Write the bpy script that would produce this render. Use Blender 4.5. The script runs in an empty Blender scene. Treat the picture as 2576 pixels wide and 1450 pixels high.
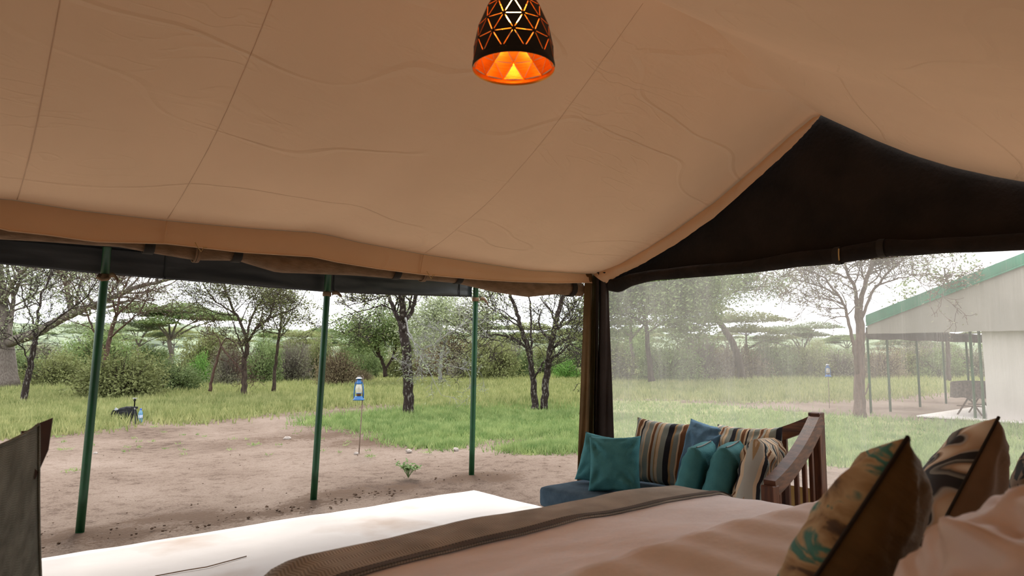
import bpy, bmesh, math, random
import numpy as np
from mathutils import Vector, Matrix, noise as mnoise

S = bpy.context.scene
COL = S.collection
PI = math.pi
# ------------------------------------------------------------------ camera
# world X = along the tent front (u), Y = out through the open front (n), Z up, metres
FPX = 24 / 36 * 2576
TH = math.atan(165 / FPX)
YAW = math.radians(40)
sn, cs = math.sin(YAW), math.cos(YAW)
CR = np.array([cs, -sn, 0.0])
CF = np.array([sn * math.cos(TH), cs * math.cos(TH), math.sin(TH)])
CU = np.cross(CR, CF)
CC = np.array([0.0, 0.0, 1.4])
cam = bpy.data.objects.new('camera', bpy.data.cameras.new('camera'))
COL.objects.link(cam)
cam.location = CC
cam.rotation_euler = (PI / 2 + TH, 0, -YAW)
cam.data.lens = 24
cam.data.sensor_width = 36
cam.data.clip_end = 3000
cam.data.clip_start = 0.05
cam.data.dof.use_dof = True
cam.data.dof.focus_distance = 7.0
cam.data.dof.aperture_fstop = 4.0
S.camera = cam
# ------------------------------------------------------------------ sky, sun, exposure
W = bpy.data.worlds.new('sky')
S.world = W
W.use_nodes = True
wn = W.node_tree
for n_ in list(wn.nodes):
    wn.nodes.remove(n_)
wo = wn.nodes.new('ShaderNodeOutputWorld')
wb = wn.nodes.new('ShaderNodeBackground')
wt = wn.nodes.new('ShaderNodeTexCoord')
wm = wn.nodes.new('ShaderNodeMapping')
wm.inputs['Scale'].default_value = (2.2, 2.2, 6)
wz = wn.nodes.new('ShaderNodeTexNoise')
wz.inputs['Scale'].default_value = 1.6
wz.inputs['Detail'].default_value = 5
wr_ = wn.nodes.new('ShaderNodeValToRGB')
wr_.color_ramp.elements[0].position = .3
wr_.color_ramp.elements[0].color = (.78, .83, .90, 1)
wr_.color_ramp.elements[1].position = .6
wr_.color_ramp.elements[1].color = (1, 1, 1, 1)
wn.links.new(wt.outputs['Generated'], wm.inputs[0])
wn.links.new(wm.outputs[0], wz.inputs[0])
wn.links.new(wz.outputs['Fac'], wr_.inputs[0])
wn.links.new(wr_.outputs[0], wb.inputs[0])
wb.inputs[1].default_value = 1.25
wn.links.new(wb.outputs[0], wo.inputs[0])
sun = bpy.data.objects.new('sun_offscreen', bpy.data.lights.new('sun_offscreen', 'SUN'))
COL.objects.link(sun)
sun.data.energy = 1.5
sun.data.angle = math.radians(18)
sun.data.color = (1, .95, .86)
sun.rotation_euler = Vector((-.28, -.60, -.75)).to_track_quat('-Z', 'Y').to_euler()
S.view_settings.view_transform = 'Standard'
S.view_settings.look = 'None'
S.view_settings.gamma = 1
S.view_settings.use_curve_mapping = False
S.view_settings.exposure = 1.1


# ------------------------------------------------------------------ pixel helpers
def ray(x, y):
    return CF + CR * (x - 1288) / FPX + CU * (725 - y) / FPX


def on(ax, v, x, y):
    r = ray(x, y)
    return CC + r * (v - CC[ax]) / r[ax]


def on_u(x, y, v): return on(0, v, x, y)
def on_n(x, y, v): return on(1, v, x, y)
def on_z(x, y, v=0.0): return on(2, v, x, y)


FH = np.array([sn, cs, 0.0])


def at_d(x, y, d):
    r = ray(x, y)
    return CC + r * d / (r @ FH)


def proj(P):
    D = np.asarray(P, float) - CC
    z = D @ CF
    z = np.where(np.abs(z) < 1e-6, 1e-6, z)
    return 1288 + FPX * (D @ CR) / z, 725 - FPX * (D @ CU) / z, z


# ------------------------------------------------------------------ materials
MATS = {}


def nodes_of(name):
    m = bpy.data.materials.new(name)
    m.use_nodes = True
    nt = m.node_tree
    for x in list(nt.nodes):
        nt.nodes.remove(x)
    out = nt.nodes.new('ShaderNodeOutputMaterial')
    MATS[name] = m
    return m, nt, out


def N(nt, kind, **kw):
    x = nt.nodes.new('ShaderNode' + kind)
    for k, v in kw.items():
        if k.startswith('i_'):
            key = k[2:]
            key = int(key) if key.isdigit() else key
            x.inputs[key].default_value = v
        else:
            setattr(x, k, v)
    return x


def ramp(nt, stops, const=False):
    r = nt.nodes.new('ShaderNodeValToRGB')
    el = r.color_ramp.elements
    while len(el) < len(stops):
        el.new(.5)
    for e, (p, c) in zip(el, stops):
        e.position = p
        e.color = (c[0], c[1], c[2], 1)
    if const:
        r.color_ramp.interpolation = 'CONSTANT'
    return r


def math_(nt, op, a, b=None, c=None):
    x = nt.nodes.new('ShaderNodeMath')
    x.operation = op
    for i, v in enumerate((a, b, c)):
        if v is None:
            continue
        if isinstance(v, (int, float)):
            x.inputs[i].default_value = v
        else:
            nt.links.new(v, x.inputs[i])
    return x.outputs[0]


def coords(nt, scale=(1, 1, 1), kind='Object'):
    t = nt.nodes.new('ShaderNodeTexCoord')
    mp = nt.nodes.new('ShaderNodeMapping')
    mp.inputs['Scale'].default_value = scale
    nt.links.new(t.outputs[kind], mp.inputs[0])
    return mp.outputs[0]


def noise_(nt, vec, scale, detail=3, dist=0.0):
    x = N(nt, 'TexNoise', i_Scale=scale, i_Detail=detail, i_Distortion=dist)
    nt.links.new(vec, x.inputs['Vector'])
    return x.outputs['Fac']


def mat(name, c1, c2=None, scale=4, rough=.85, bump=0.0, bscale=60, metal=0.0, sq=(1, 1, 1),
        lo=.35, hi=.65, rnd=0.0, spec=.3, transl=0.0, alpha=None, detail=4, emit=None):
    m, nt, out = nodes_of(name)
    p = N(nt, 'BsdfPrincipled')
    p.inputs['Roughness'].default_value = rough
    p.inputs['Metallic'].default_value = metal
    p.inputs['Specular IOR Level'].default_value = spec
    v = coords(nt, sq)
    if c2 is None:
        c2 = tuple(min(1, x * 1.12) for x in c1)
    f = noise_(nt, v, scale, detail)
    r = ramp(nt, [(lo, c1), (hi, c2)])
    nt.links.new(f, r.inputs[0])
    col = r.outputs[0]
    if rnd:
        oi = N(nt, 'ObjectInfo')
        hs = N(nt, 'HueSaturation')
        nt.links.new(col, hs.inputs['Color'])
        mv = N(nt, 'MapRange', i_3=1 - rnd, i_4=1 + rnd)
        nt.links.new(oi.outputs['Random'], mv.inputs[0])
        nt.links.new(mv.outputs[0], hs.inputs['Value'])
        col = hs.outputs[0]
    nt.links.new(col, p.inputs['Base Color'])
    if bump:
        b = N(nt, 'Bump', i_Strength=bump, i_Distance=.02)
        nt.links.new(noise_(nt, v, bscale, 3), b.inputs['Height'])
        nt.links.new(b.outputs[0], p.inputs['Normal'])
    sh = p.outputs[0]
    if transl:
        t = N(nt, 'BsdfTranslucent')
        nt.links.new(col, t.inputs[0])
        mx = N(nt, 'MixShader', i_Fac=transl)
        nt.links.new(sh, mx.inputs[1])
        nt.links.new(t.outputs[0], mx.inputs[2])
        sh = mx.outputs[0]
    if emit:
        p.inputs['Emission Color'].default_value = (*emit[0], 1)
        p.inputs['Emission Strength'].default_value = emit[1]
    nt.links.new(sh, out.inputs[0])
    return m


def canvas(name, c, tr, c_tr, wr=1.0):
    """tent canvas: diffuse + translucent, long creases and a fine weave as bump"""
    m, nt, out = nodes_of(name)
    v = coords(nt)
    f = noise_(nt, v, 1.3, 4)
    r = ramp(nt, [(.3, tuple(x * .94 for x in c)), (.7, tuple(min(1, x * 1.05) for x in c))])
    nt.links.new(f, r.inputs[0])
    # creases: thin lines where a stretched noise crosses its middle value, in patches
    def line(sc, scale, thin, dist, det=1):
        x = math_(nt, 'ABSOLUTE', math_(nt, 'SUBTRACT', noise_(nt, coords(nt, sc), scale, det, dist), .5))
        return math_(nt, 'SUBTRACT', 1.0, math_(nt, 'MINIMUM', math_(nt, 'MULTIPLY', x, thin), 1.0))

    def patch(scale, lo, hi, off):
        mp = N(nt, 'MapRange', i_1=lo, i_2=hi)
        q = nt.nodes.new('ShaderNodeVectorMath')
        q.operation = 'ADD'
        q.inputs[1].default_value = (off, off, off)
        nt.links.new(coords(nt), q.inputs[0])
        nt.links.new(noise_(nt, q.outputs[0], scale, 1), mp.inputs[0])
        return mp.outputs[0]

    a = math_(nt, 'MULTIPLY', line((.75, 2.4, 2.4), .8, 75.0, .35), patch(.9, .30, .48, 3.0))
    b_ = math_(nt, 'MULTIPLY', line((1.3, 4.0, 4.0), 1.5, 40.0, .9, 2), patch(1.1, .5, .62, 9.0))
    c_ = math_(nt, 'MULTIPLY', noise_(nt, coords(nt, (2.5, 6.5, 6.5)), 2.4, 3, .6), patch(1.0, .38, .6, 17.0))
    w = noise_(nt, coords(nt), 260, 2)
    h = math_(nt, 'ADD', math_(nt, 'MULTIPLY', a, .13 * wr), math_(nt, 'MULTIPLY', b_, .04 * wr))
    h = math_(nt, 'ADD', h, math_(nt, 'MULTIPLY', c_, .13 * wr))
    h = math_(nt, 'ADD', h, math_(nt, 'MULTIPLY', w, .010))
    bp = N(nt, 'Bump', i_Strength=.8, i_Distance=.05)
    nt.links.new(h, bp.inputs['Height'])
    d = N(nt, 'BsdfDiffuse')
    t = N(nt, 'BsdfTranslucent')
    nt.links.new(r.outputs[0], d.inputs[0])
    nt.links.new(bp.outputs[0], d.inputs['Normal'])
    t.inputs[0].default_value = (*c_tr, 1)
    mx = N(nt, 'MixShader', i_Fac=tr)
    nt.links.new(bp.outputs[0], t.inputs['Normal'])
    nt.links.new(d.outputs[0], mx.inputs[1])
    nt.links.new(t.outputs[0], mx.inputs[2])
    nt.links.new(mx.outputs[0], out.inputs[0])
    return m


canvas('ceiling_canvas', (.79, .54, .345), .06, (.46, .29, .17))
canvas('hem_canvas', (.79, .54, .345), .06, (.46, .29, .17), .5)
mat('seam_canvas', (.78, .55, .36), None, 8, .9)
mat('roll_canvas', (.20, .125, .07), (.27, .17, .10), 6, .9, .5, 14, sq=(2, 5, 5))
mat('dark_canvas', (.013, .010, .008), (.024, .017, .013), 3, .95, .3, 40)
mat('dark_roll', (.013, .010, .008), (.024, .017, .013), 5, .95, .6, 18)
mat('strap_dark', (.025, .02, .015), None, 9, .8)
mat('cord', (.5, .34, .14), None, 9, .9)
mat('low_wall', (.22, .13, .045), (.28, .17, .06), 5, .9, .3, 30, transl=.25)
mat('awning_under', (.022, .024, .028), (.045, .047, .052), 2.2, .42, .5, 5, sq=(.6, 3, 1), spec=.5)
mat('pole_green', (.004, .05, .018), (.006, .08, .026), 6, .35, .05, 40, spec=.5)
mat('strap_brown', (.20, .125, .075), (.28, .18, .11), 20, .9)
mat('curtain_gold', (.16, .10, .045), (.24, .15, .07), 3, .9, .3, 40, transl=.3)
mat('curtain_olive', (.05, .045, .018), (.07, .06, .025), 3, .9, .2, 40)
mat('curtain_dark', (.035, .026, .024), (.055, .042, .038), 3, .9, .3, 40)
mat('sheet_white', (.50, .40, .34), (.66, .605, .575), 1.1, .8, .5, 4, lo=.32, hi=.47, detail=8)
mat('wall_back_canvas', (.42, .30, .19), (.5, .36, .23), 2, .9, .2, 20)
mat('wood', (.055, .018, .008), (.12, .042, .018), 5, .48, .1, 40, sq=(9, 9, 1.2), spec=.3)
mat('wood_h', (.055, .018, .008), (.15, .055, .024), 5, .48, .1, 40, sq=(2, 2, 12), spec=.3)
mat('wood_y', (.06, .019, .007), (.17, .062, .022), 5, .46, .1, 40, sq=(9, 1.2, 9), spec=.3)
mat('wood_dark', (.035, .014, .007), (.07, .028, .013), 6, .5, .1, 40)
mat('teal', (.05, .19, .215), (.068, .235, .255), 12, .95, .25, 120)
mat('teal_light', (.05, .19, .215), (.068, .235, .255), 12, .95, .25, 120)
mat('blue_cloth', (.075, .16, .26), (.105, .21, .32), 10, .95, .3, 30)
mat('seat_blue', (.045, .085, .125), (.075, .125, .175), 12, .92, .25, 60)
mat('zip', (.12, .12, .11), None, 60, .5)
mat('brown_back', (.115, .072, .025), (.15, .095, .035), 7, .6, .5, 9, sq=(1, 1, 3))
mat('tan_back', (.20, .125, .075), (.25, .16, .10), 7, .7, .4, 9)
mat('piping', (.018, .012, .008), None, 30, .6)
mat('pink_satin', (.62, .45, .36), (.68, .50, .41), 3, .45, .35, 6, spec=.5)
mat('duvet_pink', (.79, .745, .765), (.85, .80, .82), 3, .75, .35, 7, sq=(1, 2.5, 1))
mat('bed_base', (.12, .07, .04), None, 3, .7)
mat('mattress', (.6, .55, .5), None, 3, .9)
mat('lamp_black', (.006, .006, .007), (.010, .010, .011), 20, .55, spec=.3)
mat('lamp_gold', (.80, .32, .035), (.88, .40, .06), 14, .32, .15, 60, metal=.85, sq=(1, 1, 12))
mat('bulb', (1, .7, .4), None, 3, .5, emit=((1, .55, .2), 14))
mat('black_plastic', (.008, .008, .009), (.014, .014, .015), 20, .6)
mat('black_cloth', (.006, .006, .008), (.012, .012, .014), 12, .9, .5, 30)
mat('bag_patch', (.35, .36, .40), None, 10, .7)
mat('steel', (.35, .35, .36), None, 10, .35, metal=.8)
mat('lantern_blue', (.012, .10, .30), (.02, .15, .40), 10, .35, spec=.5)
mat('burner', (.12, .05, .02), None, 20, .5, metal=.3)
mat('rod', (.16, .12, .09), (.24, .18, .14), 30, .7)
mat('bottle_cap', (.01, .06, .55), None, 8, .4)
mat('bottle_label', (.30, .40, .75), (.75, .80, .9), 18, .5, sq=(.1, .1, 4))
mat('stone', (.30, .25, .22), (.45, .40, .36), 14, .9, .6, 30)
mat('soil', (.075, .046, .03), (.16, .105, .072), 9, .95, .6, 40)
mat('bark_dark', (.035, .023, .018), (.085, .06, .047), 9, .95, .9, 22, sq=(3, 3, .8))
mat('bark_lichen', (.03, .02, .017), (.22, .20, .18), 9, .95, .9, 22, sq=(3, 3, 1), lo=.56, hi=.66)
mat('bark_grey', (.12, .095, .08), (.20, .17, .15), 8, .95, .9, 22, sq=(3, 3, .8))
mat('bark_pale', (.22, .21, .20), (.34, .33, .32), 8, .95, .6, 22, sq=(3, 3, .8))
mat('bark_red', (.075, .042, .032), (.14, .085, .066), 8, .95, .8, 22, sq=(3, 3, .8))
for nm, a, b in (('leaf_olive', (.15, .165, .065), (.26, .28, .12)), ('leaf_mid', (.13, .185, .07), (.25, .31, .13)),
                 ('leaf_pale', (.25, .29, .16), (.38, .42, .25)), ('leaf_brown', (.17, .135, .08), (.27, .22, .13)),
                 ('leaf_bright', (.11, .23, .045), (.20, .37, .09)), ('leaf_grey', (.19, .185, .12), (.30, .29, .20)),
                 ('leaf_far', (.19, .235, .13), (.29, .34, .20))):
    mat(nm, a, b, 3.5, .85, rnd=.2, transl=.25, spec=.15)
mat('grass_tall', (.17, .21, .07), (.40, .40, .18), 3.5, .8, transl=.3, spec=.2)
mat('grass_bright', (.14, .225, .07), (.33, .40, .16), 3.5, .8, transl=.3, spec=.2)
mat('plant_leaf', (.20, .30, .12), (.33, .42, .21), 10, .7, transl=.3)
mat('n_gable', (.27, .245, .215), (.34, .305, .27), .9, .9, .3, 3)
mat('n_green', (.02, .17, .10), (.035, .24, .14), 3, .6)
mat('n_roof', (.14, .18, .14), (.18, .22, .17), 1, .8)
mat('n_dark', (.05, .03, .025), None, 3, .9)
mat('n_wall', (.47, .42, .385), (.56, .51, .475), .7, .9, .4, 1.5)
mat('n_cloth', (.05, .035, .03), (.12, .09, .075), 24, .95, .4, 40)
mat('chair_wood', (.035, .012, .006), (.07, .028, .012), 6, .55)

# glass / plastic
for nm, c, ro in (('globe_glass', (.92, .90, .84), .05), ('bottle_plastic', (.25, .62, .9), .08)):
    m_, nt, out = nodes_of(nm)
    g = N(nt, 'BsdfGlossy', i_Roughness=ro)
    t = N(nt, 'BsdfTransparent')
    t.inputs[0].default_value = (*c, 1)
    dfu = N(nt, 'BsdfDiffuse')
    dfu.inputs[0].default_value = (*c, 1)
    m1 = N(nt, 'MixShader', i_Fac=.30)
    nt.links.new(t.outputs[0], m1.inputs[1])
    nt.links.new(dfu.outputs[0], m1.inputs[2])
    m2 = N(nt, 'MixShader', i_Fac=.10)
    nt.links.new(m1.outputs[0], m2.inputs[1])
    nt.links.new(g.outputs[0], m2.inputs[2])
    nt.links.new(m2.outputs[0], out.inputs[0])

# mosquito netting: threads as translucent white over a clear weave, runs of denser threads
m_, nt, out = nodes_of('netting')
va = coords(nt, (110, 110, .5))
vb = coords(nt, (3, 3, .35))
vc = coords(nt, (9, 9, 1.1))
fa = noise_(nt, va, 5, 2)
fb = noise_(nt, vb, 2, 3, .5)
fc = math_(nt, 'ABSOLUTE', math_(nt, 'SUBTRACT', noise_(nt, vc, 1.5, 2, .4), .5))
fc = math_(nt, 'SUBTRACT', 1.0, math_(nt, 'MINIMUM', math_(nt, 'MULTIPLY', fc, 40.0), 1.0))
fac = math_(nt, 'ADD', math_(nt, 'MULTIPLY', math_(nt, 'SUBTRACT', fa, .5), .30), math_(nt, 'MULTIPLY', fb, .20))
fac = math_(nt, 'ADD', fac, .14)
fac = math_(nt, 'ADD', fac, math_(nt, 'MULTIPLY', fc, .02))
t1 = N(nt, 'BsdfTransparent')
d1 = N(nt, 'BsdfTranslucent')
d1.inputs[0].default_value = (.84, .80, .75, 1)
d2 = N(nt, 'BsdfDiffuse')
d2.inputs[0].default_value = (.62, .58, .54, 1)
mm = N(nt, 'MixShader', i_Fac=.3)
nt.links.new(d1.outputs[0], mm.inputs[1])
nt.links.new(d2.outputs[0], mm.inputs[2])
mx = N(nt, 'MixShader')
nt.links.new(fac, mx.inputs[0])
nt.links.new(t1.outputs[0], mx.inputs[1])
nt.links.new(mm.outputs[0], mx.inputs[2])
nt.links.new(mx.outputs[0], out.inputs[0])

# woven stripes (cushions): constant ramp repeated over local x
CRM, GRY, BRN, NVY, TAN, LGT = (.60, .47, .33), (.24, .27, .25), (.17, .075, .035), (.022, .022, .028), (.36, .24, .13), (.40, .40, .36)


def stripes(name, seq, period, dim=1.0):
    m, nt, out = nodes_of(name)
    t = N(nt, 'TexCoord')
    sp = N(nt, 'SeparateXYZ')
    nt.links.new(t.outputs['Object'], sp.inputs[0])
    fr = math_(nt, 'FRACT', math_(nt, 'ADD', math_(nt, 'DIVIDE', sp.outputs[0], period), 10.0))
    tot = sum(w for _, w in seq)
    stops, p = [], 0
    for c, w in seq:
        stops.append((p / tot, tuple(x * dim for x in c)))
        p += w
    r = ramp(nt, stops, True)
    nt.links.new(fr, r.inputs[0])
    b = N(nt, 'BsdfPrincipled', i_Roughness=.92)
    b.inputs['Specular IOR Level'].default_value = .15
    nt.links.new(r.outputs[0], b.inputs['Base Color'])
    bp = N(nt, 'Bump', i_Strength=.25, i_Distance=.004)
    nt.links.new(noise_(nt, coords(nt), 90, 3), bp.inputs['Height'])
    nt.links.new(bp.outputs[0], b.inputs['Normal'])
    nt.links.new(b.outputs[0], out.inputs[0])


SEQ = [(CRM, 2), (GRY, 4), (NVY, 4), (TAN, 1.5), (GRY, 3), (CRM, 1), (BRN, 3), (CRM, 1.5), (NVY, 1.2), (LGT, 2.5), (CRM, 1.2), (GRY, 4), (CRM, 1), (BRN, 2), (LGT, 2), (TAN, 1)]
stripes('stripe', SEQ, .36)
stripes('stripe_c', [(CRM, 2), (BRN, 1.6), (CRM, 1.5), (GRY, 2), (NVY, 2.4), (CRM, 1), (LGT, 2), (TAN, 1), (CRM, 1.6), (GRY, 1.6), (BRN, 1.2), (CRM, 2)], .15, 1.08)
stripes('stripe_b', SEQ[5:] + SEQ[:5], .30, 1.05)


def herring(name, c1, c2, sc, zig, zscale, ax=(0, 1), var=None):
    m, nt, out = nodes_of(name)
    t = N(nt, 'TexCoord')
    sp = N(nt, 'SeparateXYZ')
    nt.links.new(t.outputs['Object'], sp.inputs[0])
    a, b = sp.outputs[ax[0]], sp.outputs[ax[1]]
    z = math_(nt, 'PINGPONG', math_(nt, 'MULTIPLY', b, zscale), 1.0)
    w = math_(nt, 'ADD', math_(nt, 'MULTIPLY', a, sc), math_(nt, 'MULTIPLY', z, zig))
    w = math_(nt, 'PINGPONG', w, 1.0)
    r = ramp(nt, [(.25, c1), (.75, c2)])
    nt.links.new(w, r.inputs[0])
    col = r.outputs[0]
    f = noise_(nt, coords(nt, var or (2, 2, 2)), 2.5, 4)
    mp = N(nt, 'MapRange', i_1=.3, i_2=.7, i_3=.72, i_4=1.25)
    nt.links.new(f, mp.inputs[0])
    hs = N(nt, 'HueSaturation')
    nt.links.new(col, hs.inputs['Color'])
    nt.links.new(mp.outputs[0], hs.inputs['Value'])
    p = N(nt, 'BsdfPrincipled', i_Roughness=.9)
    p.inputs['Specular IOR Level'].default_value = .2
    nt.links.new(hs.outputs[0], p.inputs['Base Color'])
    bp = N(nt, 'Bump', i_Strength=.35, i_Distance=.004)
    nt.links.new(w, bp.inputs['Height'])
    nt.links.new(bp.outputs[0], p.inputs['Normal'])
    nt.links.new(p.outputs[0], out.inputs[0])


herring('throw_weave', (.27, .24, .20), (.44, .40, .345), 190, 1.6, 26)
herring('throw_band', (.06, .045, .036), (.16, .125, .095), 150, 2.5, 40)
herring('chair_weave', (.14, .155, .135), (.38, .41, .37), 330, 2.2, 60, (2, 0), (16, 16, 1.0))

# printed pillow fronts
m_, nt, out = nodes_of('print_wave')
v = coords(nt, (1, 1, 1))
fw = math_(nt, 'FRACT', math_(nt, 'MULTIPLY', noise_(nt, coords(nt, (1.0, .6, 1.5)), 3.0, 0, 1.6), 3.4))
r = ramp(nt, [(0, (.012, .012, .015)), (.30, (.012, .012, .015)), (.33, (.33, .31, .28)), (.39, (.44, .30, .19)), (.52, (.66, .56, .43)),
              (.66, (.78, .70, .58)), (.74, (.40, .27, .17)), (.82, (.03, .03, .03)), (.93, (.20, .20, .18))])
nt.links.new(fw, r.inputs[0])
p = N(nt, 'BsdfPrincipled', i_Roughness=.7)
nt.links.new(r.outputs[0], p.inputs['Base Color'])
nt.links.new(p.outputs[0], out.inputs[0])
m_, nt, out = nodes_of('print_gold')
v = coords(nt, (1.3, 1, 2.6))
f1 = noise_(nt, v, 5.0, 6, .8)
r = ramp(nt, [(.30, (.03, .018, .012)), (.40, (.10, .055, .025)), (.45, (.32, .20, .085)), (.54, (.46, .33, .17)), (.585, (.035, .17, .135)),
              (.64, (.05, .22, .18)), (.69, (.40, .28, .14))])
nt.links.new(f1, r.inputs[0])
p = N(nt, 'BsdfPrincipled', i_Roughness=.65)
nt.links.new(r.outputs[0], p.inputs['Base Color'])
nt.links.new(p.outputs[0], out.inputs[0])
m_, nt, out = nodes_of('print_lace')
v = coords(nt)
f1 = noise_(nt, v, 26, 4, .8)
r = ramp(nt, [(.46, (.02, .018, .018)), (.54, (.42, .33, .24))])
nt.links.new(f1, r.inputs[0])
p = N(nt, 'BsdfPrincipled', i_Roughness=.8)
nt.links.new(r.outputs[0], p.inputs['Base Color'])
nt.links.new(p.outputs[0], out.inputs[0])

# ground: bare earth / soil under grass, chosen by a vertex attribute
m_, nt, out = nodes_of('earth')
v = coords(nt)
at = N(nt, 'Attribute', attribute_name='grass')
dk = N(nt, 'Attribute', attribute_name='dug')
n1 = noise_(nt, v, .55, 6, .5)
n2 = noise_(nt, v, 7.0, 6)
n3 = noise_(nt, v, 38.0, 5)
dirt = ramp(nt, [(.39, (.075, .048, .035)), (.475, (.165, .119, .092)), (.60, (.265, .206, .17))])
n4 = noise_(nt, coords(nt, (1, 1.0, 1)), 110.0, 4)
nt.links.new(math_(nt, 'ADD', math_(nt, 'MULTIPLY', n1, .34), math_(nt, 'ADD', math_(nt, 'MULTIPLY', n2, .26), math_(nt, 'ADD', math_(nt, 'MULTIPLY', n3, .22), math_(nt, 'MULTIPLY', n4, .18)))), dirt.inputs[0])
grs = ramp(nt, [(.35, (.15, .15, .065)), (.5, (.22, .24, .10)), (.65, (.31, .31, .15))])
nt.links.new(math_(nt, 'ADD', math_(nt, 'MULTIPLY', n1, .5), math_(nt, 'MULTIPLY', n2, .5)), grs.inputs[0])
edge = math_(nt, 'ADD', at.outputs['Fac'], math_(nt, 'MULTIPLY', math_(nt, 'SUBTRACT', n2, .5), 1.1))
em = N(nt, 'MapRange', i_1=.42, i_2=.62)
nt.links.new(edge, em.inputs[0])
mxa = N(nt, 'MixRGB')
nt.links.new(em.outputs[0], mxa.inputs[0])
nt.links.new(dirt.outputs[0], mxa.inputs[1])
nt.links.new(grs.outputs[0], mxa.inputs[2])
dmr = N(nt, 'MapRange', i_1=.38, i_2=.62)
nt.links.new(math_(nt, 'ADD', math_(nt, 'MULTIPLY', n2, .5), math_(nt, 'MULTIPLY', n3, .5)), dmr.inputs[0])
dmx = N(nt, 'MapRange', i_1=.15, i_2=.65)
nt.links.new(math_(nt, 'ADD', dk.outputs['Fac'], math_(nt, 'MULTIPLY', math_(nt, 'SUBTRACT', dmr.outputs[0], .5), .9)), dmx.inputs[0])
dm = math_(nt, 'MULTIPLY', dmx.outputs[0], .9)
mxb = N(nt, 'MixRGB')
mxb.inputs[2].default_value = (.085, .052, .034, 1)
nt.links.new(dm, mxb.inputs[0])
nt.links.new(mxa.outputs[0], mxb.inputs[1])
p = N(nt, 'BsdfPrincipled', i_Roughness=.95)
p.inputs['Specular IOR Level'].default_value = .1
nt.links.new(mxb.outputs[0], p.inputs['Base Color'])
bp = N(nt, 'Bump', i_Strength=.8, i_Distance=.03)
nt.links.new(math_(nt, 'ADD', math_(nt, 'MULTIPLY', n2, .5), math_(nt, 'ADD', math_(nt, 'MULTIPLY', n3, .5), math_(nt, 'MULTIPLY', n4, .2))), bp.inputs['Height'])
nt.links.new(bp.outputs[0], p.inputs['Normal'])
nt.links.new(p.outputs[0], out.inputs[0])
# hillside scrub
m_, nt, out = nodes_of('hillside')
v = coords(nt, (1, 1, 2.5))
n1 = noise_(nt, v, .09, 8, .3)
r = ramp(nt, [(.38, (.085, .115, .065)), (.5, (.14, .18, .10)), (.62, (.21, .25, .15))])
nt.links.new(n1, r.inputs[0])
p = N(nt, 'BsdfPrincipled', i_Roughness=1.0)
nt.links.new(r.outputs[0], p.inputs['Base Color'])
nt.links.new(p.outputs[0], out.inputs[0])


# ------------------------------------------------------------------ mesh helpers
class NB:
    """collects numpy chunks of vertices, quads and triangles; build() links ONE mesh object"""

    def __init__(s):
        s.V, s.Q, s.T, s.n = [], [], [], 0
        s.qm, s.tm = [], []

    def add(s, v, q=None, t=None, mi=0):
        v = np.asarray(v, float).reshape(-1, 3)
        if q is not None and len(q):
            q = np.asarray(q, np.int64).reshape(-1, 4)
            s.Q.append(q + s.n)
            s.qm.append(np.full(len(q), mi))
        if t is not None and len(t):
            t = np.asarray(t, np.int64).reshape(-1, 3)
            s.T.append(t + s.n)
            s.tm.append(np.full(len(t), mi))
        s.V.append(v)
        s.n += len(v)

    def mesh(s, name):
        V = np.concatenate(s.V)
        Q = np.concatenate(s.Q) if s.Q else np.zeros((0, 4), np.int64)
        T = np.concatenate(s.T) if s.T else np.zeros((0, 3), np.int64)
        me = bpy.data.meshes.new(name)
        me.vertices.add(len(V))
        me.vertices.foreach_set('co', V.astype(np.float32).ravel())
        nl = Q.size + T.size
        me.loops.add(nl)
        me.loops.foreach_set('vertex_index', np.concatenate([Q.ravel(), T.ravel()]).astype(np.int32))
        np_ = len(Q) + len(T)
        me.polygons.add(np_)
        st = np.concatenate([np.arange(len(Q)) * 4, Q.size + np.arange(len(T)) * 3]).astype(np.int32)
        me.polygons.foreach_set('loop_start', st)
        me.polygons.foreach_set('loop_total', np.concatenate([np.full(len(Q), 4), np.full(len(T), 3)]).astype(np.int32))
        mi = np.concatenate(s.qm + s.tm).astype(np.int32)
        me.polygons.foreach_set('material_index', mi)
        me.update(calc_edges=True)
        return me

    def build(s, name, material, parent=None, smooth=True):
        me = s.mesh(name)
        return obj(name, me, material, parent, smooth)


def obj(name, me, material, parent=None, smooth=True):
    o = bpy.data.objects.new(name, me)
    ms = material if isinstance(material, (list, tuple)) else [material]
    if not me.materials:
        for x in ms:
            me.materials.append(MATS[x])
    if len(me.polygons):
        me.polygons.foreach_set('use_smooth', np.full(len(me.polygons), bool(smooth)))
    COL.objects.link(o)
    if parent is not None:
        o.parent = parent
    return o


def tag(o, label=None, cat=None, group=None, kind=None):
    if label: o['label'] = label
    if cat: o['category'] = cat
    if group: o['group'] = group
    if kind: o['kind'] = kind
    return o


def empty(name, loc, label, cat, group=None, rz=0.0, kind=None):
    o = bpy.data.objects.new(name, None)
    o.empty_display_size = .1
    COL.objects.link(o)
    o.location = Vector(loc)
    o.rotation_euler = (0, 0, rz)
    return tag(o, label, cat, group, kind)


def rows(nb, P, close=False, mi=0):
    """grid of points P[i][j] -> quads"""
    P = np.asarray(P, float)
    a, b = P.shape[:2]
    I = np.arange(a * b).reshape(a, b)
    if close:
        J = np.concatenate([I, I[:, :1]], 1)
    else:
        J = I
    q = np.stack([J[:-1, :-1], J[1:, :-1], J[1:, 1:], J[:-1, 1:]], -1).reshape(-1, 4)
    nb.add(P.reshape(-1, 3), q, mi=mi)


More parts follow.
